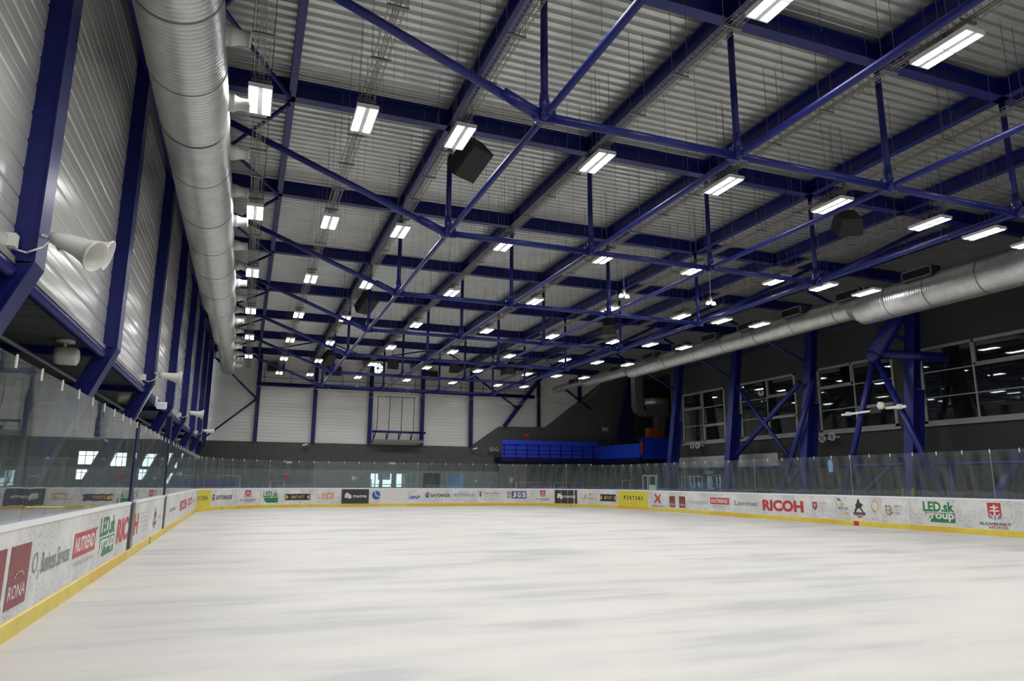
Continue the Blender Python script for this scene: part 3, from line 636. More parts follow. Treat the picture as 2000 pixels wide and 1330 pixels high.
# sloping struts at the end wall
tb('end_brace', (-2.7, YW-.4, 10.7), (.45, YW-.3, 7.75), .07, 'dark diagonal brace falling right from the top left corner of end wall', 'brace')
tb('end_brace', (.45, YW-.3, 7.7), (-2.9, YW-.4, 4.7), .06, 'dark diagonal brace falling left to the bottom left corner of end wall', 'brace')
tb('end_brace', (17.2, YW-.5, 10.4), (21.2, YW-.45, 7.8), .08, 'dark diagonal brace meeting the raking column on the end wall', 'brace')
tb('end_brace', (25.3, YW-.4, 9.9), (28.0, YW-.3, 8.1), .1, 'dark diagonal brace on the far right of end wall behind duct', 'brace')
m = MB(); m.bar((23.6, YW-.35, 11.0), (20.0, YW-.3, 6.35), .3, .3, (0, 1, 0)); m.build('raking_column', 'blue_steel', None, None, 'heavy raking blue column standing on the dark stepped wall', 'column')
m = MB(); m.box(23.03, 23.27, YW-.3, YW-.1, 6.38, ROOF); m.build('thin_column', 'rail_navy', None, None, 'thin dark upright column right of the raking column', 'column')
m = MB(); m.box(26.9, 27.2, YW-.3, YW-.1, 8.4, ROOF); m.build('thin_column', 'rail_navy', None, None, 'dark upright column above the sloping dark wall at far right', 'column')
# folded goal frame between two columns
t = thing('scoreboard_frame', (11, YW-.4, 4.6), 'black rod frame with blue cross bar hung between two end wall columns', 'frame')
m = MB(); m.tube((9.0, YW-.75, 5.55), (13.2, YW-.75, 5.55), .085); m.build('cross_bar', 'blue_steel', t)
for x in (9.35, 10.28, 11.25, 12.22): m = MB(); m.tube((x, YW-.7, 5.5), (x+.05, YW-.55, 8.3), .025); m.build('rod', 'black', t)
m = MB(); m.tube((9.3, YW-.55, 8.3), (12.35, YW-.55, 8.3), .02); m.build('top_rod', 'black', t)
for x in (9.2, 10.2, 11.15, 12.1, 12.9): m = MB(); m.bar((x+.07, YW-.75, 5.5), (x-.03, YW-.5, 4.95), .07, .05); m.bar((x-.03, YW-.4, 5.5), (x-.03, YW-.4, 4.95), .05, .05); m.build('bracket', 'rail_navy', t)
m = MB(); m.box(9.1, 13.0, YW-.85, YW-.1, 4.72, 4.95); m.build('shelf', 'galv_dark', t)
# cameras, signs
for p, lab in (((4.07, YW-.2, 4.38), 'white security camera on dark wall under the second light panel'), ((17.4, YW-.2, 4.38), 'white security camera at foot of the diagonal dark wall edge')):
    t = thing('security_camera', p, lab, 'camera'); m = MB(); m.obox(Vector(p)+Vector((.05, -.25, .05)), (1, -.3, .25), (0, 0, 1), (.3, 1, 0), .2, .055, .07); m.build('camera_body', 'white_plastic', t)
    m = MB(); m.tube(Vector(p), Vector(p)+Vector((0, .18, -.05)), .03); m.build('arm', 'white_plastic', t)
for (x, z, lab) in ((3.09, 3.12, 'green and white exit sign on dark wall above the red sign'), (10.84, 3.16, 'green and white exit sign above the entrance doors')):
    t = thing('exit_sign', (x, YW-.05, z-.1), lab, 'sign'); m = MB(); m.box(x-.22, x+.22, YW-.06, YW-.02, z-.1, z+.1); m.build('panel', 'sign_green', t)
    m = MB()
    for dx in (-.14, 0, .12): m.box(x+dx-.045, x+dx+.045, YW-.068, YW-.06, z-.05, z+.06)
    m.build('pictogram', 'sign_white', t)
t = thing('exit_sign', (28.17, 38.4, 2.38), 'pale green exit sign on the dark wall behind the far right glass', 'sign'); m = MB(); m.box(28.14, 28.2, 38.0, 38.8, 2.38, 2.6); m.build('panel', 'sign_green', t)
m = MB(); m.box(28.13, 28.138, 38.08, 38.3, 2.42, 2.56); m.box(28.13, 28.138, 38.36, 38.72, 2.42, 2.56); m.build('pictogram', 'sign_white', t)
for (x, z, lab) in ((2.98, 2.11, 'small red notice on the grey wall left of the doors'), (22.11, 5.57, 'small red notice on dark wall above the balcony')):
    t = thing('fire_notice', (x, YW-.05, z-.25), lab, 'sign'); m = MB(); m.prism([(-.28, .18), (.28, .18), (.28, 0), (.12, -.05), (.1, -.25), (-.1, -.25), (-.12, -.05), (-.28, 0)], (x, YW-.04, z), (1, 0, 0), (0, 0, 1), (0, 1, 0), .03); m.build('panel', 'sign_red', t)
    m = MB(); m.box(x-.26, x+.26, YW-.062, YW-.056, z+.11, z+.14); m.build('lettering', 'ink_pale', t)
t = thing('wall_sign', (8.2, YW-.05, 1.9), 'row of three small notices on grey wall left of the entrance doors', 'sign')
m = MB(); m.box(7.75, 7.95, YW-.05, YW-.02, 1.85, 2.15); m.build('paper_notice', 'paper', t)
m = MB(); m.prism([(0, -.04), (.1, -.04), (.1, -.1), (.18, 0), (.1, .1), (.1, .04), (0, .04)], (8.02, YW-.04, 2.0), (1, 0, 0), (0, 0, 1), (0, 1, 0), .02); m.build('arrow', 'paper', t)
m = MB(); m.prism([(-.14, -.12), (.16, -.12), (.1, .03), (.02, .14), (-.04, .05)], (8.45, YW-.04, 2.0), (1, 0, 0), (0, 0, 1), (0, 1, 0), .02); m.build('pictogram', 'ink_blue', t)
m = MB(); m.box(20.6, 20.9, YW-.05, YW-.02, 1.75, 2.15); m.build('paper_notice', 'paper', None, None, 'pale notice board right of the grey side door', 'sign')
m = MB(); m.box(17.6, 17.75, YW-.06, YW-.02, 1.75, 1.95); m.build('wall_switch_box', 'paper', None, None, 'tiny pale switch box left of the grey side door', 'box')
m = MB(); m.box(17.22, 17.36, YW-.4, YW-.26, 6.6, 6.75); m.box(17.24, 17.36, YW-.4, YW-.26, 6.2, 6.4); m.build('sensor_box', 'white_plastic', None, None, 'small white sensors on the fifth end wall column', 'sensor')

# ropes of the safety net
rp = [(-2.2, 10.7), (-1.4, 9.05), (-.9, 8.7), (-.5, 8.46), (.34, 8.27), (2.4, 8.25), (5.24, 8.3)]
m = MB(); m.path([(x, 51.8, z) for x, z in rp]+[(x, 51.8, 8.3-.02*i) for i, x in enumerate(range(6, 27, 2))], .014)
m.build('net_cable', 'rope', None, None, 'thin pale cable strung across the hall before the end wall', 'cable')
sw = [(4.7, 8.75), (4.2, 8.4), (3.4, 8.1), (2.4, 7.95), (1.4, 8.0), (.6, 8.2)]
m = MB(); m.path([(x, 51.75, z) for x, z in sw], .014); m.build('net_rope', 'rope', None, None, 'sagging rope of rolled net left under the cable', 'rope')
def sag(x0, x1, z0, z1, s_): return [(x0+(x1-x0)*t/12, 51.75, z0+(z1-z0)*t/12-s_*4*(t/12)*(1-t/12)) for t in range(13)]
m = MB(); m.path(sag(5.2, 11.0, 8.4, 8.45, .55), .012); m.build('net_rope', 'rope', None, None, 'sagging net rope between the second and third end columns', 'rope')
m = MB(); m.path(sag(11.0, 17.2, 8.45, 8.4, .6), .012); m.build('net_rope', 'rope', None, None, 'sagging net rope between the fourth and fifth end columns', 'rope')
m = MB(); m.path(sag(17.2, 22.6, 8.4, 8.75, .7), .014); m.build('net_rope', 'rope', None, None, 'sagging net rope crossing the raking column', 'rope')
m = MB(); m.path(sag(22.6, 27.6, 8.75, 9.9, 1.3), .018); m.build('net_rope', 'rope', None, None, 'sagging net rope at the far right against the dark wall', 'rope')
m = MB(); m.path([(10.2, 51.8, 8.25), (10.9, 51.8, 8.6), (11.6, 51.8, 8.2)], .012); m.path([(10.9, 51.8, 8.6), (10.9, 51.8, 9.5)], .008); m.build('net_bridle', 'rope', None, None, 'small rope triangle lifting the net cable near the middle', 'rope')

# ------------------------------------------------------------------ LED lamps, trays, speakers
LX = [-.25, 1.73, 3.74, 6.99, 10.47, 13.9, 17.42, 19.59, 21.68]; LZ = 8.94
RN = ['row beside the left duct', 'second row from left', 'third row from left', 'fourth row from left', 'fifth row from left', 'sixth row from left', 'seventh row from left', 'eighth row from left', 'row beside the right duct']
def LY(j): return 7.22+6.0*j+(-.10 if j == 1 else 0)
lamp = thing('led_lamp', (0, 0, LZ), 'x', 'light', 'ceiling LED lamps')
m = MB(); W, H = .215, .52
m.box(-W, W, -H, H, LZ+.012, LZ+.07)
for (a, b, c, d) in ((-W, -W+.02, -H, H), (W-.02, W, -H, H), (-W, W, -H, -H+.025), (-W, W, H-.025, H), (-.045, .045, -H, H), (-W, W, -.012, .012)): m.box(a, b, c, d, LZ-.012, LZ+.02)
m.build('housing', 'housing', lamp)
for a in (-1, 1):
    for b in (-1, 1):
        x0, x1 = sorted((a*.05, a*(W-.022))); y0, y1 = sorted((b*.014, b*(H-.03))); c = .03
        q = [(x0+c, y0), (x1-c, y0), (x1, y0+c), (x1, y1-c), (x1-c, y1), (x0+c, y1), (x0, y1-c), (x0, y0+c)]
        m = MB(); m.prism(q, (0, 0, LZ-.002), (1, 0, 0), (0, 1, 0), (0, 0, 1), .016); m.build('lens', 'lens', lamp)
m = MB(); m.box(-.06, .06, .1, .4, LZ+.07, LZ+.14); m.box(-.12, -.10, -.05, .05, LZ+.07, LZ+.24); m.box(.10, .12, -.05, .05, LZ+.07, LZ+.24); m.box(-.12, .12, -.05, .05, LZ+.22, LZ+.24); m.build('bracket', 'galv_dark', lamp)
m = MB(); m.bar((-.11, 0, LZ+.24), (-.11, 0, ROOF+.02), .007, .007); m.bar((.11, 0, LZ+.24), (.11, 0, ROOF+.02), .007, .007); m.build('suspension_wires', 'galv_dark', lamp)
ld = bpy.data.lights.new('lamp_beam', 'AREA'); ld.shape = 'RECTANGLE'; ld.size = .40; ld.size_y = 1.0; ld.energy = BEAM_W; ld.color = (1.0, .985, .955); ld.spread = BEAM_SPREAD
lo = bpy.data.objects.new('lamp_beam', ld); C.objects.link(lo); lo.parent = lamp; lo.location = (0, 0, -.03)
first = True
for j in range(-2, 8):
    for i, x in enumerate(LX):
        if j == 7 and i in (0, 8): continue
        lab = ('LED ceiling lamp %s, %s' % (RN[i], (('straight above the camera' if j == -1 else 'behind the camera') if j < 0 else nth(j)+' from the near end')))
        if first: lamp.location = (x, LY(j), LZ); lamp['label'] = lab; first = False
        else: copy_tree(lamp, (x, LY(j), LZ), lab)
# small emergency lamps on tie nodes
for (x, y, z, lab) in ((12.35, 21.3, 8.35, 'small twin emergency lamp on the second truss in the middle'), (16.1, 21.3, 8.45, 'small twin emergency lamp on the second truss towards the right')):
    t = thing('emergency_lamp', (x, y, z), lab, 'light')
    m = MB(); m.tube((x, y, z+.1), (x, y, z+.28), .055, .055, 14); m.tube((x, y, z+.3), (x, y, ROOF+.03), .006); m.box(x-.18, x+.18, y-.04, y+.04, z+.06, z+.12); m.build('body', 'white_plastic', t)
    for dx in (-.13, .13): m = MB(); m.tube((x+dx, y, z+.06), (x+dx, y, z), .06, .08, 14); m.build('lens', 'lens', t)
# cable trays
def tray_parts():
    t = thing('cable_tray', (0, 0, 9.2), 'x', 'cable tray', 'wire cable trays')
    m = MB(); w_ = .13; y0, y1 = -6.0, 49.6
    for x, z in ((-w_, 9.2), (-w_/3, 9.2), (w_/3, 9.2), (w_, 9.2), (-w_, 9.26), (w_, 9.26)): m.bar((x, y0, z), (x, y1, z), .008, .008)
    y = y0
    while y < y1: m.box(-w_, w_, y, y+.007, 9.197, 9.204); m.box(-w_-.003, -w_+.004, y, y+.007, 9.2, 9.26); m.box(w_-.004, w_+.003, y, y+.007, 9.2, 9.26); y += .12
    m.build('wire_mesh', 'wire', t)
    m = MB(); 
    for k in range(3): m.bar((-.05+.04*k, y0, 9.215), (-.05+.04*k, y1, 9.215), .016, .012)
    m.build('cables', 'galv_dark', t)
    y = y0+.8; k = 0
    while y < y1:
        m = MB(); m.box(-.18, .18, y-.02, y+.02, 9.165, 9.197)
        for x in (-.17, .17): m.bar((x, y, 9.17), (x, y, ROOF), .009, .009)
        m.build('hanger', 'galv_dark', t); y += 1.5; k += 1
    return t
tr = tray_parts()
for i, x in enumerate(LX[:8]):
    lab = 'long wire mesh cable tray above the '+RN[i]
    if i == 0: tr.location.x = x; tr['label'] = lab
    else: copy_tree(tr, (x, 0, 9.2), lab)
# loose suspension wires
for k, x in enumerate((2.3, 5.2, 8.9, 11.2, 14.8, 18.3)):
    t = thing('wire_droppers', (x, 20, 9.2), 'fine hanging wires between roof deck and lamps, %s strip from left' % nth(k), 'wires', 'hanging wires')
    m = MB(); rnd = random.Random(k)
    for i in range(34):
        y = 8+i*1.25+rnd.random()*.3; m.bar((x, y, ROOF), (x, y, 9.2+rnd.random()*.4), .006, .006)
    m.build('wires', 'galv_dark', t, kind='stuff')
# hanging loudspeakers
def spk(p, ang, lab, tilt=.9, sc=1.12):
    p = Vector(p); t = thing('hanging_speaker', p, lab, 'loudspeaker', 'black hanging loudspeakers')
    R = Matrix.Rotation(ang, 3, 'Z') @ Matrix.Rotation(tilt, 3, 'X')
    ax = [R @ Vector(a) for a in ((1, 0, 0), (0, 1, 0), (0, 0, 1))]
    m = MB(); poly = [(-.32, -.22), (.32, -.22), (.24, .24), (-.24, .24)]; m.prism([(a*sc, b*sc) for a, b in poly], p, ax[0], ax[1], ax[2], .78*sc); m.build('cabinet', 'speaker_black', t)
    m = MB(); m.obox(p-ax[1]*.235*sc, ax[0], ax[2], ax[1], .29*sc, .36*sc, .012); m.build('grille', 'charcoal', t)
    m = MB(); m.tube(p+ax[2]*.3*sc+ax[1]*.1, (p.x, p.y, ROOF+.03), .012, .012, 6); m.tube(p-ax[2]*.3*sc+ax[1]*.1, (p.x, p.y+.1, ROOF+.03), .008, .008, 6); m.build('suspension', 'charcoal', t)
spk((4.55, 15.1, 9.5), .5, 'black loudspeaker hanging by the third lamp row nearest the camera')
spk((4.48, 30.2, 9.5), .5, 'black loudspeaker hanging by the third lamp row in mid hall')
spk((4.5, 45.0, 9.5), .5, 'black loudspeaker hanging by the third lamp row near the end wall')
spk((16.45, 15.0, 9.5), 2.6, 'black loudspeaker hanging at right nearest the camera')
spk((16.6, 30.2, 9.5), 2.6, 'black loudspeaker hanging at right in mid hall')
spk((16.9, 45.0, 9.6), 2.6, 'black loudspeaker hanging at right near the end wall')
spk((8.9, 46.5, 9.7), .1, 'black loudspeaker hanging right of the round fan', .25)
spk((13.2, 46.5, 9.7), -.1, 'black loudspeaker hanging far back in the middle', .25)

# ------------------------------------------------------------------ rink boards
TX = {}
def text_mesh(body, bold=0.0, shear=0.0):
    key = (body, bold, shear)
    if key in TX: return TX[key]
    cu_ = bpy.data.curves.new('t', 'FONT'); cu_.body = body; cu_.size = 1; cu_.offset = bold; cu_.shear = shear; cu_.resolution_u = 3
    ob = bpy.data.objects.new('t', cu_); C.objects.link(ob); dg = bpy.context.evaluated_depsgraph_get(); dg.update()
    me = ob.evaluated_get(dg).to_mesh(); v = [(a.co.x, a.co.y) for a in me.vertices]; f = [tuple(p.vertices) for p in me.polygons]
    ob.evaluated_get(dg).to_mesh_clear(); bpy.data.objects.remove(ob); bpy.data.curves.remove(cu_)
    xs = [a[0] for a in v]; ys = [a[1] for a in v]; x0, x1, y0, y1 = min(xs), max(xs), min(ys), max(ys)
    v = [((a-x0)/(x1-x0), (b-y0)/(y1-y0)) for a, b in v]; TX[key] = (v, f); return TX[key]
def P3(s, z, off): p, t = rink_path(s); n = Vector((t.y, -t.x, 0)); q = p+n*off; return (q.x, q.y, z)
class Ad:
    def __init__(s): s.mb = MB(); s.mats = []; s.lay = 0
    def mat(s, c):
        c = 'ink_'+c
        if c not in s.mats: s.mats.append(c)
        s.mb.cur = s.mats.index(c)
    def r(s, s0, s1, z0, z1, c, off=None):
        s.mat(c); n = max(1, int((s1-s0)/.25)); s.lay += 1; o = .003+.0012*s.lay if off is None else off
        v = []
        for i in range(n+1): a = s0+(s1-s0)*i/n; v += [P3(a, z0, o), P3(a, z1, o)]
        s.mb.add(v, [(2*i, 2*i+2, 2*i+3, 2*i+1) for i in range(n)]); return s
    def t(s, body, s0, s1, z0, z1, c, bold=0.0, shear=0.0):
        s.mat(c); s.lay += 1; o = .003+.0012*s.lay; v, f = text_mesh(body, bold, shear)
        s.mb.add([P3(s0+(s1-s0)*a, z0+(z1-z0)*b, o) for a, b in v], f); return s
    def p(s, pts, c):
        s.mat(c); s.lay += 1; o = .003+.0012*s.lay; s.mb.add([P3(a, b, o) for a, b in pts], [tuple(range(len(pts)))]); return s
    def c(s, cs, cz, rs, rz, c, n=18, r_in=0):
        s.mat(c); s.lay += 1; o = .003+.0012*s.lay
        if r_in:
            v = []
            for i in range(n+1): a = 2*math.pi*i/n; v += [P3(cs+rs*math.cos(a), cz+rz*math.sin(a), o), P3(cs+rs*r_in*math.cos(a), cz+rz*r_in*math.sin(a), o)]
            s.mb.add(v, [(2*i, 2*i+2, 2*i+3, 2*i+1) for i in range(n)])
        else: s.mb.add([P3(cs+rs*math.cos(2*math.pi*i/n), cz+rz*math.sin(2*math.pi*i/n), o) for i in range(n)], [tuple(range(n))])
        return s
ADS = []
def rona(s0, s1, z0, z1):
    a = Ad(); a.r(s0, s1, z0, z1, 'maroon'); w_ = s1-s0; h = z1-z0
    a.t('RONA', s0+.10*w_, s1-.08*w_, z0+.14*h, z0+.36*h, 'white')
    for k in range(6): th = math.pi*(.15+.7*k/5); a.c(s0+w_*.52+w_*.26*math.cos(th), z0+h*.44+h*.12*math.sin(th), w_*.025, h*.018, 'white', 6)
    ADS.append(((s0+s1)/2, a))
def led(s0, s1, zt, zm, zb):
    a = Ad(); a.t('LED.sk', s0, s1, zm+.03, zt, 'green', .035); h = zm-zb
    a.p([(s0+(s1-s0)*.05, zm), (s1, zm), (s1, zb), (s0+(s1-s0)*.22, zb), (s0+(s1-s0)*.2, zb+.25*h), (s0+(s1-s0)*.08, zb+.3*h)], 'green')
    a.t('group', s0+(s1-s0)*.05, s1-(s1-s0)*.02, zb+.04, zm-.02, 'white', .03); ADS.append(((s0+s1)/2, a))
def o2(s0, s1, z0, z1, c='grey'):
    a = Ad(); w_ = s1-s0; a.c(s0+.07*w_, (z0+z1)/2+.02, .06*w_, (z1-z0)*.55, c, 20, .72); a.t('2', s0+.14*w_, s0+.175*w_, z0-.08, z0+.04, c)
    a.t('Business Services', s0+.225*w_, s1, z0-.03, z1, c, .012); ADS.append(((s0+s1)/2, a))
def nutrend(s0, s1, z0, z1):
    a = Ad(); a.r(s0, s1, z0, z1, 'red'); a.t('NUTREND', s0+(s1-s0)*.06, s1-(s1-s0)*.06, z0+(z1-z0)*.2, z0+(z1-z0)*.8, 'white', .03); a.c(s1+.06, z1-.02, .03, .03, 'red', 8)
    a.t('PRODUCED BY NUTREND', s0+.1, s1-.05, z0-.13, z0-.07, 'pale'); ADS.append(((s0+s1)/2, a))
def emblem(cs, zt, w_, h, text=True, x0=None, x1=None):
    a = Ad(); l, r = cs-w_/2, cs+w_/2
    a.p([(l, zt), (r, zt), (r, zt-.72*h), (l, zt-.72*h)], 'red')
    a.p([(l, zt-.72*h), (r, zt-.72*h), (r, zt-.86*h), (cs, zt-h), (l, zt-.86*h)], 'grey')
    a.r(cs-.045*w_*1.6, cs+.045*w_*1.6, zt-.74*h, zt-.12*h, 'white'); a.r(cs-.30*w_, cs+.30*w_, zt-.30*h, zt-.22*h, 'white'); a.r(cs-.36*w_, cs+.36*w_, zt-.50*h, zt-.42*h, 'white')
    for sg in (-1, 1):
        a.p([(cs+sg*.08*w_, zt-.72*h), (cs+sg*.16*w_, zt-.72*h), (cs+sg*.42*w_, zt-.58*h), (cs+sg*.42*w_, zt-.64*h), (cs+sg*.2*w_, zt-.8*h), (cs+sg*.14*w_, zt-.98*h), (cs+sg*.06*w_, zt-.98*h)][::sg], 'white')
    if text:
        x0 = x0 if x0 else cs-w_*1.3; x1 = x1 if x1 else cs+w_*1.3
        a.t('SLOVENSKÝ', x0, x1, zt-h-.17, zt-h-.05, 'black', .01); a.t('HOKEJ', x0+(x1-x0)*.28, x1-(x1-x0)*.12, zt-h-.31, zt-h-.20, 'red')
    ADS.append((cs, a))
def datart(s0, s1, z0, z1):
    a = Ad(); a.r(s0, s1, z0, z1, 'navy'); w_ = s1-s0; h = z1-z0; m_ = (z0+z1)/2
    a.p([(s0+.03*w_, z0+.1*h), (s0+.15*w_, m_), (s0+.03*w_, z1-.1*h)], 'gold'); a.p([(s1-.03*w_, z0+.1*h), (s1-.03*w_, z1-.1*h), (s1-.15*w_, m_)], 'gold')
    a.t('DAT', s0+.24*w_, s0+.5*w_, z0+.28*h, z1-.25*h, 'gold', .03, .2); a.t('ART', s0+.5*w_, s0+.77*w_, z0+.28*h, z1-.25*h, 'gold', 0, .2); ADS.append(((s0+s1)/2, a))
def eta(s0, s1, z0, z1):
    a = Ad(); w_ = s1-s0; a.t('eta', s0+.2*w_, s0+.85*w_, z0, z1, 'orange', 0, .35); a.p([(s0, z0+.06), (s0+.3*w_, z0+.08), (s0+.3*w_, z0+.11), (s0, z0+.085)], 'orange'); a.p([(s0+.78*w_, z0+.03), (s1, z0+.03), (s1, z0+.055), (s0+.8*w_, z0+.06)], 'orange'); ADS.append(((s0+s1)/2, a))
def magna(s0, s1):
    a = Ad(); a.r(s0, s1, .215, 1.215, 'black'); w_ = s1-s0
    a.c(s0+.20*w_, .82, .085*w_, .15, 'white', 14); a.c(s0+.29*w_, .70, .08*w_, .15, 'white', 14); a.c(s0+.16*w_, .70, .05*w_, .10, 'white', 14); a.c(s0+.22*w_, .72, .02*w_, .03, 'black', 10)
    a.t('magna', s0+.42*w_, s0+.92*w_, .56, .80, 'white', .02); ADS.append(((s0+s1)/2, a))
def gatorade(s0, s1, z0, z1):
    a = Ad(); w_ = s1-s0; a.t('G', s0, s0+.15*w_, z0-.04, z1+.06, 'black', .06, .1); a.t('GATORADE', s0+.2*w_, s1, z0, z1-.02, 'black', .035); ADS.append(((s0+s1)/2, a))
def fortuna(s0, s1, t0, t1):
    a = Ad(); a.r(s0, s1, .205, 1.235, 'yellow')
    for k, ch in enumerate('FORTUNA'): w_ = (t1-t0)/7; a.t(ch, t0+k*w_+.1*w_, t0+k*w_+.68*w_, .62, .90, 'black', .045)
    ADS.append(((s0+s1)/2, a))
def ricoh(s0, s1, z0, z1, body='RICOH'): a = Ad(); a.t(body, s0, s1, z0, z1, 'red', .05); ADS.append(((s0+s1)/2, a))
def plain(body, s0, s1, z0, z1, c, bold=.01, shear=0): a = Ad(); a.t(body, s0, s1, z0, z1, c, bold, shear); ADS.append(((s0+s1)/2, a)); return a
# left side
rona(12.3, 13.5, .34, 1.04); rona(13.66, 14.48, .34, 1.04); o2(14.62, 16.68, .62, .86); nutrend(16.94, 18.66, .58, .96)
led(19.06, 20.7, 1.10, .72, .38)
plain('RIC', 21.0, 22.56, .47, .98, 'red', .05); plain('H', 23.52, 24.22, .47, .98, 'red', .05)
a = Ad()
for k in range(5): a.t('OBRANY A ŠPORTU', 24.5, 25.9, .92-.11*k, .98-.11*k, 'pale')
ADS.append((25.2, a))
def knight(cs, w_, zt, h):
    a = Ad(); q = [(-.5, -.62), (-.42, -.3), (-.30, -.25), (-.36, .05), (-.2, .2), (-.12, .48), (.0, .62), (.12, .45), (.10, .25), (.3, .2), (.48, -.05), (.3, .0), (.22, -.2), (.4, -.5), (.46, -.62), (.3, -.6), (.1, -.28), (-.1, -.25), (-.22, -.42), (-.36, -.62)]
    a.p([(cs+x*w_*.9, zt-h*.36+y*h*.55) for x, y in q], 'black')
    a.p([(cs-w_*.55, zt-h*.70), (cs+w_*.55, zt-h*.70), (cs+w_*.5, zt-h*.84), (cs-w_*.5, zt-h*.84)], 'navy'); a.t('KOŠICE', cs-w_*.4, cs+w_*.4, zt-h*.80, zt-h*.74, 'white')
    a.p([(cs-w_*.3, zt-h*.88), (cs+w_*.3, zt-h*.88), (cs, zt-h)], 'brickred'); ADS.append((cs, a))
knight(27.9, .8, 1.0, .62); plain('kosit', 28.8, 29.4, .62, .72, 'pale')
plain('Lamitec', 32.3, 35.0, .66, .82, 'grey', .02); ricoh(36.8, 40.6, .50, .95); nutrend(41.4, 44.0, .6, .92); o2(44.4, 46.9, .66, .84, 'pale')
fortuna(47.98, 50.7, 48.2, 50.4)
gatorade(50.9, 53.0, .62, .90); emblem(54.34, 1.16, .5, .50); led(55.55, 56.65, 1.08, .66, .34); datart(57.14, 58.92, .48, .90); eta(59.35, 60.72, .55, 1.02)
magna(61.06, 62.98)
a = Ad(); a.c(63.5, .80, .30, .32, 'blue', 24); a.p([(63.36, 1.08), (63.42, 1.08), (63.5, .8), (63.78, .72), (63.78, .68), (63.46, .74)], 'white'); ADS.append((63.5, a))
a = Ad(); a.r(63.8, 65.8, .205, 1.235, 'clean'); ADS.append((64.8, a))
a = plain('SBNF', 65.92, 66.75, .52, .76, 'blue', .04, .3); a.r(65.84, 65.88, .5, .9, 'red')
gatorade(67.12, 69.0, .66, .92); plain('AUTOVALAS', 69.3, 70.95, .70, .94, 'blue', .0, .2)
a = plain('Nemocnica', 71.7, 72.9, .88, 1.04, 'brickred'); a.t('Košice-Šaca a.s.', 71.7, 73.0, .72, .82, 'pale'); a.t('1. súkromná nemocnica', 71.5, 72.8, .46, .54, 'pale'); a.c(71.4, .98, .08, .09, 'blue', 12); a.c(71.4, .78, .09, .10, 'red', 12)
a = Ad(); a.r(73.85, 75.0, .55, 1.10, 'purple')
for k, ch in enumerate('JGS'): a.t(ch, 73.9+.38*k, 74.2+.38*k, .62, 1.03, 'white', .05)
a.t('OCP', 73.5, 73.78, .56, 1.08, 'purple', .03); ADS.append((74.4, a))
emblem(76.25, 1.16, .42, .50); magna(77.18, 79.0); eta(79.36, 80.6, .55, 1.05); datart(80.98, 82.55, .45, .95)
fortuna(82.75, 86.5, 83.4, 86.0)
a = Ad(); a.p([(87.3, 1.08), (87.55, 1.08), (87.75, .86), (87.98, 1.08), (88.15, 1.08), (87.92, .78), (88.12, .5), (87.86, .5), (87.7, .68), (87.42, .5), (87.2, .5), (87.56, .79)], 'brickred'); a.t('RADIO EXPRES', 87.0, 88.4, .26, .36, 'black', .01); ADS.append((87.7, a))
rona(89.08, 89.72, .30, .98); rona(90.14, 90.8, .30, .98); o2(91.15, 93.1, .62, .80, 'pale'); nutrend(93.3, 95.0, .62, .98)
plain('Lamitec', 95.45, 97.4, .62, .86, 'grey', .03); ricoh(97.72, 100.6, .42, .98)
a = Ad(); a.p([(101.2, .96), (101.5, .96), (101.5, .72), (101.35, .58), (101.2, .72)], 'red'); a.p([(101.2, .72), (101.5, .72), (101.35, .56)], 'navy'); a.r(101.33, 101.37, .66, .9, 'white'); a.r(101.27, 101.43, .80, .83, 'white')
for k in range(4): a.t(['MINISTERSTVO', 'ŠKOLSTVA, VEDY,', 'VÝSKUMU A ŠPORTU', 'SLOVENSKEJ REPUBLIKY'][k], 101.6, 102.1+.14*k, .88-.12*k, .95-.12*k, 'pale')
ADS.append((101.7, a))
a = plain('KOŠICE', 102.78, 103.3, .66, .80, 'blue', .03); a.p([(102.72, 1.16), (102.86, 1.14), (102.98, 1.02), (102.76, 1.06)], 'blue'); a.p([(102.86, .98), (103.1, .96), (103.06, .85), (102.92, .84)], 'gold'); a.p([(103.08, .6), (103.28, .56), (103.38, .42), (103.16, .48)], 'gold')
knight(103.92, .6, 1.18, .86)
a = Ad(); a.c(104.78, .88, .2, .24, 'gold', 18, .8); a.p([(104.54, 1.05), (104.58, .8), (104.72, .6), (104.84, .5), (104.68, .64), (104.60, .8)], 'blue'); a.t('kosit', 104.56, 104.98, .28, .40, 'pale'); ADS.append((104.8, a))
a = Ad()
for ix in range(4):
    for iz in range(5):
        if (ix*3+iz*2) % 4 != 1: a.r(105.3+.09*ix, 105.37+.09*ix, .52+.085*iz, .59+.085*iz, ['gold', 'grey', 'red', 'gold', 'blue'][(ix+iz) % 5])
a.t('KOŠICKÝ', 105.75, 106.15, .86, .96, 'grey', .01); a.t('SAMOSPRÁVNY', 105.75, 106.38, .72, .80, 'pale'); a.t('KRAJ', 105.75, 105.98, .56, .66, 'grey', .01); ADS.append((105.8, a))
led(107.08, 108.4, 1.14, .72, .36)
emblem(109.95, 1.16, .5, .62, True, 109.36, 110.5)

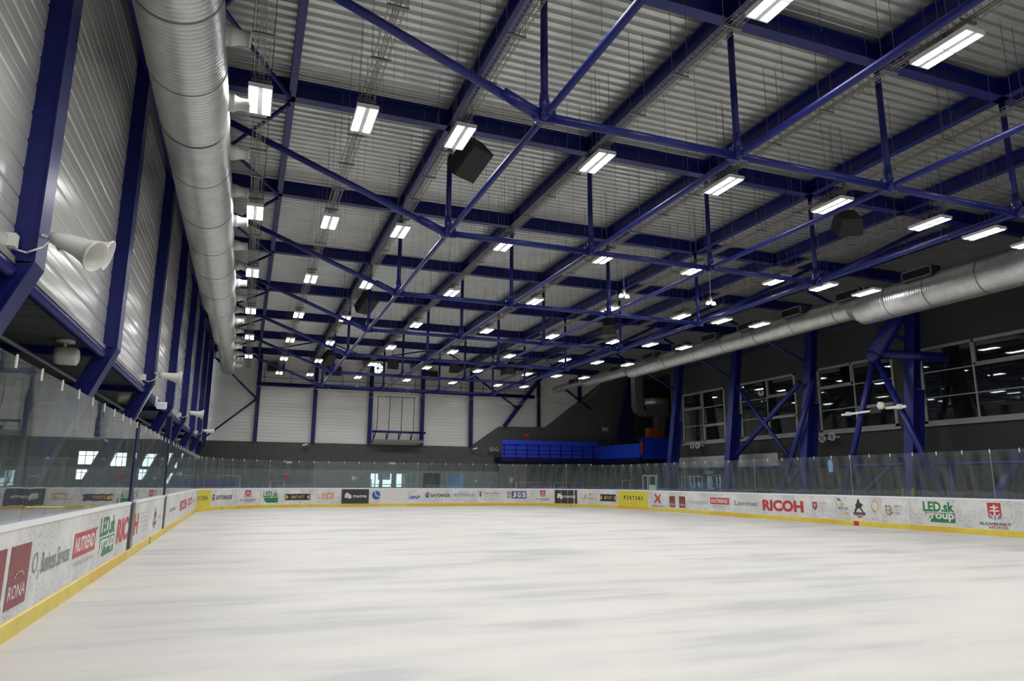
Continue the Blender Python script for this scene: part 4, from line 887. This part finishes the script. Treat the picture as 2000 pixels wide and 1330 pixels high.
segs = [4, 8, 11.5, 15.0, 18.48, 22.6, None, 23.45, 26.46, 30.2, None, 30.95, 35.3, 39.5, 44, 47.98, 50.8, 53.4, 55.3, 58.3, 61.0, 63.75, 65.8, 67.8, 71.1, 73.2, 75.3, 78.48, 80.7, 82.7, 86.6, 89.9, 93.2, 96.82, 100.06, 101.12, 102.6, 105.1, 106.44, 108.4, 110.56, 113.5, 117.5, 122, 126, 130]
SL = ['blank white board beside the camera', 'blank white board just left of the picture edge', 'white board with a maroon square advert at the left picture edge', 'scuffed white board with maroon square and dark lettering at left', 'scuffed white board with a red lettered bar at left',
      'white board with green lettering before the first black gate gap', 'white board after the first black gate gap with red letter', 'white board with a small rider emblem before the second gap', 'white board just past the second black gate gap', 'far left board with red lettering',
      'far left board with small red bar', 'last straight board before the far left corner', 'curved corner board with yellow advert at far left', 'curved board with black bolt logo and lettering at far left', 'curved board with red shield emblem at far left',
      'board with green lettering at the far left end', 'board with black bar and orange script at far left end', 'board with square black advert at far left end', 'board with blue globe mark on the end', 'clean white patched board under the entrance doors', 'board with small blue italic letters on the end', 'board with bold black lettering and blue script on the end',
      'board with small red and blue hospital style lettering', 'board with purple letter blocks on the end', 'board with red shield and left half of a black advert', 'board between black advert and orange script on the end', 'board with black bar and gold arrows at the right end', 'curved board with wide yellow advert at far right', 'curved board with orange X mark at far right',
      'board with maroon square and pale lettering at right', 'board with red lettered bar on the right side', 'board with large red lettering on the right side', 'narrow board right of the large red lettering', 'board with small shield and four grey text lines', 'board with black rider emblem above the red kick mark', 'board with small coloured square pattern at right', 'board with green lettering at right',
      'board with red shield emblem and black lettering at the right edge', 'blank white board past the right picture edge', 'second blank board past the right picture edge', 'third blank board past the right picture edge', 'fourth blank board past the right picture edge', 'last blank board near the camera on the right']
secs = []
prev = None
for s_ in segs:
    if s_ is None: prev = None; continue
    if prev is not None: secs.append((prev, s_))
    prev = s_
def strip(mb, s0, s1, prof, step=.5):
    n = max(1, int((s1-s0)/step+.5)); k = len(prof); v = []
    for i in range(n+1):
        a = s0+(s1-s0)*i/n
        v += [P3(a, z, o) for o, z in prof]
    f = [(i*k+q, (i+1)*k+q, (i+1)*k+(q+1) % k, i*k+(q+1) % k) for i in range(n) for q in range(k)]
    f += [tuple(range(k))[::-1], tuple(n*k+q for q in range(k))]
    mb.add(v, f)
adi = 0
for k, (a, b) in enumerate(secs):
    p, _ = rink_path((a+b)/2); t = thing('rink_board', (p.x, p.y, 0), SL[k] if k < len(SL) else 'rink board', 'rink board', 'rink boards')
    m = MB(); strip(m, a+.004, b-.004, [(0, .19), (0, 1.24), (-.06, 1.24), (-.06, .19)]); m.build('face_panel', 'board_clean' if a > 24 and a < 48 else 'board_scuffed', t)
    m = MB(); strip(m, a+.002, b-.002, [(.012, 1.235), (.012, 1.295), (-.10, 1.30), (-.10, 1.235)]); m.build('top_cap', 'cap_white', t)
    m = MB(); strip(m, a+.002, b-.002, [(-.10, 1.24), (-.10, 1.32), (-.125, 1.32), (-.125, 1.24)]); m.build('outer_edge', 'edge_blue', t)
    m = MB(); strip(m, a+.003, b-.003, [(.022, 0), (.022, .195), (.0, .21), (-.06, .21), (-.06, 0)]); m.build('kick_plate', 'kick_amber' if k % 3 == 1 or 18 <= k <= 21 else 'kick_yellow', t)
    for (cs, ad) in ADS:
        if a <= cs < b:
            o = ad.mb.build('advert', ad.mats, t)
for s_ in (26.98, 103.72):
    m = MB(); strip(m, s_-.14, s_+.14, [(.027, .0), (.027, .195), (.022, .196), (.022, 0)]); m.build('line_marker', 'ink_red', None, None, 'red line mark on the yellow kick plate on the %s boards' % ('left' if s_ < 50 else 'right'), 'marking')
for s_, lab in ((52.08, 'far left corner'), (78.48, 'far right end')):
    m = MB(); strip(m, s_-.02, s_+.02, [(.027, .0), (.027, .195), (.022, .196), (.022, 0)]); m.build('joint_marker', 'black', None, None, 'black joint on the yellow kick plate at the '+lab, 'marking')
# gates
for s0, s1, nm in ((22.6, 23.45, 'nearer'), (30.2, 30.95, 'farther')):
    t = thing('gate_post', tuple(rink_path(s0)[0]), '%s black gate gap with post between the left boards' % nm, 'gate')
    m = MB(); strip(m, s0, s1, [(-.015, .2), (-.015, 1.24), (-.12, 1.24), (-.12, .2)]); m.build('dark_back', 'black', t)
    m = MB(); strip(m, s1-.36, s1, [(0.01, .2), (0.01, 1.22), (-.08, 1.22), (-.08, .2)]); m.build('jamb', 'jamb_grey', t)
    m = MB(); strip(m, s0, s1, [(.02, 0), (.02, .2), (-.1, .2), (-.1, 0)]); m.build('sill', 'kick_yellow', t)
    m = MB(); strip(m, s0+.02, s0+.42, [(-.03, 1.24), (-.03, 3.05 if nm == 'nearer' else 3.9), (-.2, 3.05 if nm == 'nearer' else 3.9), (-.2, 1.24)]); m.build('upright', 'rail_navy', t)
    m = MB(); strip(m, s0+.12, s0+.2, [(-.02, 2.3), (-.02, 2.42), (-.03, 2.42), (-.03, 2.3)]); m.build('lock', 'sign_white', t)

# ------------------------------------------------------------------ glass
gs = [8.0+1.06*i for i in range(14)]           # up to the first gate
def panes(s0, s1):
    n = max(1, round((s1-s0)/1.06)); return [(s0+(s1-s0)*i/n, s0+(s1-s0)*(i+1)/n) for i in range(n)]
runs = [('left boards before the first gate', panes(7.7, 22.58)), ('left boards between the gates', panes(23.1, 30.15)), ('left boards past the second gate', panes(30.9, 43.5)),
        ('far left corner boards', panes(43.5, 60.07)), ('far end boards', panes(60.07, 71.86)), ('far right corner boards', panes(71.86, 84.4)), ('right boards', panes(84.4, 117.5))]
for rn, pp in runs:
    for k, (a, b) in enumerate(pp):
        pa = Vector(P3(a+.006, 0, -.055)); pb = Vector(P3(b-.006, 0, -.055)); d = (pb-pa); L_ = d.length; d.normalize(); n = Vector((d.y, -d.x, 0)); mid = (pa+pb)/2
        zt = 3.12 if a < 45 else (3.14 if a < 80 else 3.05)
        t = thing('glass_panel', (mid.x, mid.y, 1.30), 'clear shield glass panel on the %s, %s along' % (rn, nth(k)), 'glass panel', 'rink glass panels')
        m = MB(); m.obox(mid+Vector((0, 0, (1.30+zt)/2)), d, (0, 0, 1), n, L_/2, (zt-1.30)/2, .006); m.build('pane', 'rink_glass', t)
        m = MB(); m.obox(pb+n*.012+Vector((0, 0, zt-.05)), d, (0, 0, 1), n, .022 if a < 45 else .018, .075, .006); m.build('clip', 'white_plastic', t)
        if k % 6 == 5 and a > 45: m = MB(); m.obox(pb+Vector((0, 0, (1.3+zt)/2)), d, (0, 0, 1), n, .012, (zt-1.3)/2, .012); m.build('edge_strip', 'frame_grey', t)

# ------------------------------------------------------------------ seats
def seat_proto(loc, label):
    t = thing('stadium_seat', loc, label, 'seat', 'blue stand seats'); x, y, z = loc
    m = MB(); m.prism([(-.21, .0), (.21, 0), (.22, .25), (.17, .36), (-.17, .36), (-.22, .25)], (x, y+.2, z+.42), (1, 0, 0), (0, .15, 1), (0, 1, 0), .04); m.build('backrest', 'seat_blue', t)
    m = MB(); m.box(x-.21, x+.21, y-.22, y+.2, z+.38, z+.43); m.box(x-.2, x+.2, y-.25, y-.21, z+.33, z+.43); m.build('seat_pan', 'seat_blue', t)
    m = MB(); m.box(x-.03, x+.03, y-.02, y+.18, z, z+.38); m.build('pedestal', 'galv_dark', t)
    return t
def riser(x0, x1, y0, y1, z, lab): m = MB(); m.box(x0, x1, y0, y1, 0, z); m.build('stand_step', 'dark_render', None, None, lab, 'stand')
riser(19.9, 26.4, 52.9, 53.9, .68, 'dark concrete step under the far right end seats')
riser(-.2, 2.6, 52.9, 54.3, .66, 'dark concrete step under the lower far left seats'); riser(-3.0, -.2, 53.2, 54.6, 1.08, 'dark higher step under the far left seats')
riser(26.2, 27.2, 36.6, 52.0, .68, 'dark concrete step under the right side seats'); riser(27.25, 28.15, 36.6, 42.0, 1.05, 'dark higher step under the second row of right seats')
proto = seat_proto((20.2, 53.3, .68), 'blue plastic seat behind the far end glass, first of the right block'); proto_used = proto
for i in range(1, 13): copy_tree(proto, (20.2+i*.5, 53.3, .68), 'blue plastic seat behind the far end glass, %s of the right block' % nth(i))
for i in range(5): copy_tree(proto, (.1+i*.5, 53.3, .66), 'blue plastic seat at far left, %s of the lower row' % nth(i))
for i in range(5): copy_tree(proto, (-2.7+i*.5, 53.6, 1.08), 'blue plastic seat at far left, %s of the raised row' % nth(i))
for i in range(30):
    if i in (11, 12): continue
    c = copy_tree(proto, (26.7, 51.4-i*.5, .68), 'blue plastic seat of the right side front row, %s from the corner' % nth(i)); c.rotation_euler.z = -math.pi/2
for i in range(9): c = copy_tree(proto, (27.7, 41.2-i*.5, 1.05), 'blue plastic seat of the right side back row, %s from the far end' % nth(i)); c.rotation_euler.z = -math.pi/2
# handrails
def hoop(p, q, z0, z1, lab):
    m = MB(); p = Vector(p); q = Vector(q); u = Vector((0, 0, 1)); m.path([p+u*z0, p+u*z1, q+u*z1, q+u*z0], .02, 8); m.build('handrail', 'handrail', None, None, lab, 'railing', 'thin hoop handrails')
hoop((20.3, 52.7, 0), (23.3, 52.7, 0), 0, 1.75, 'thin hoop rail before the far right seats, left one'); hoop((23.6, 52.7, 0), (26.2, 52.7, 0), 0, 1.75, 'thin hoop rail before the far right seats, right one')
hoop((26.25, 46.3, 0), (26.25, 45.2, 0), 0, 1.95, 'narrow hoop rail in the gap of the right side seats')
hoop((-2.9, 52.9, 0), (-.2, 52.9, 0), 0, 2.1, 'thin hoop rail before the raised far left seats'); hoop((1.8, 52.8, 0), (2.7, 52.8, 0), 0, 1.75, 'short hoop rail at end of the far left seats')
hoop((27.2, 40.0, 0), (27.2, 37.8, 0), 0, 2.2, 'thin hoop rail before the back row at right'); hoop((27.2, 37.2, 0), (27.2, 36.0, 0), 0, 2.25, 'thin hoop rail at near end of the back row at right')
t = thing('player_gate', (26.0, 42.2, 0), 'white framed half glass gate with blue post behind the right glass', 'gate')
m = MB(); m.box(25.95, 26.0, 41.05, 41.15, 0, 2.35); m.build('blue_post', 'sky_blue', t)
m = MB()
for y in (41.3, 42.1, 42.3, 42.9): m.box(25.97, 26.0, y, y+.05, 0, 2.3)
m.box(25.97, 26.0, 41.3, 42.15, 2.25, 2.3); m.box(25.97, 26.0, 42.3, 42.95, 2.25, 2.3); m.build('frame', 'sign_white', t)
m = MB(); m.box(25.96, 25.99, 41.35, 42.1, 1.3, 1.65); m.build('infill', 'sign_white', t)
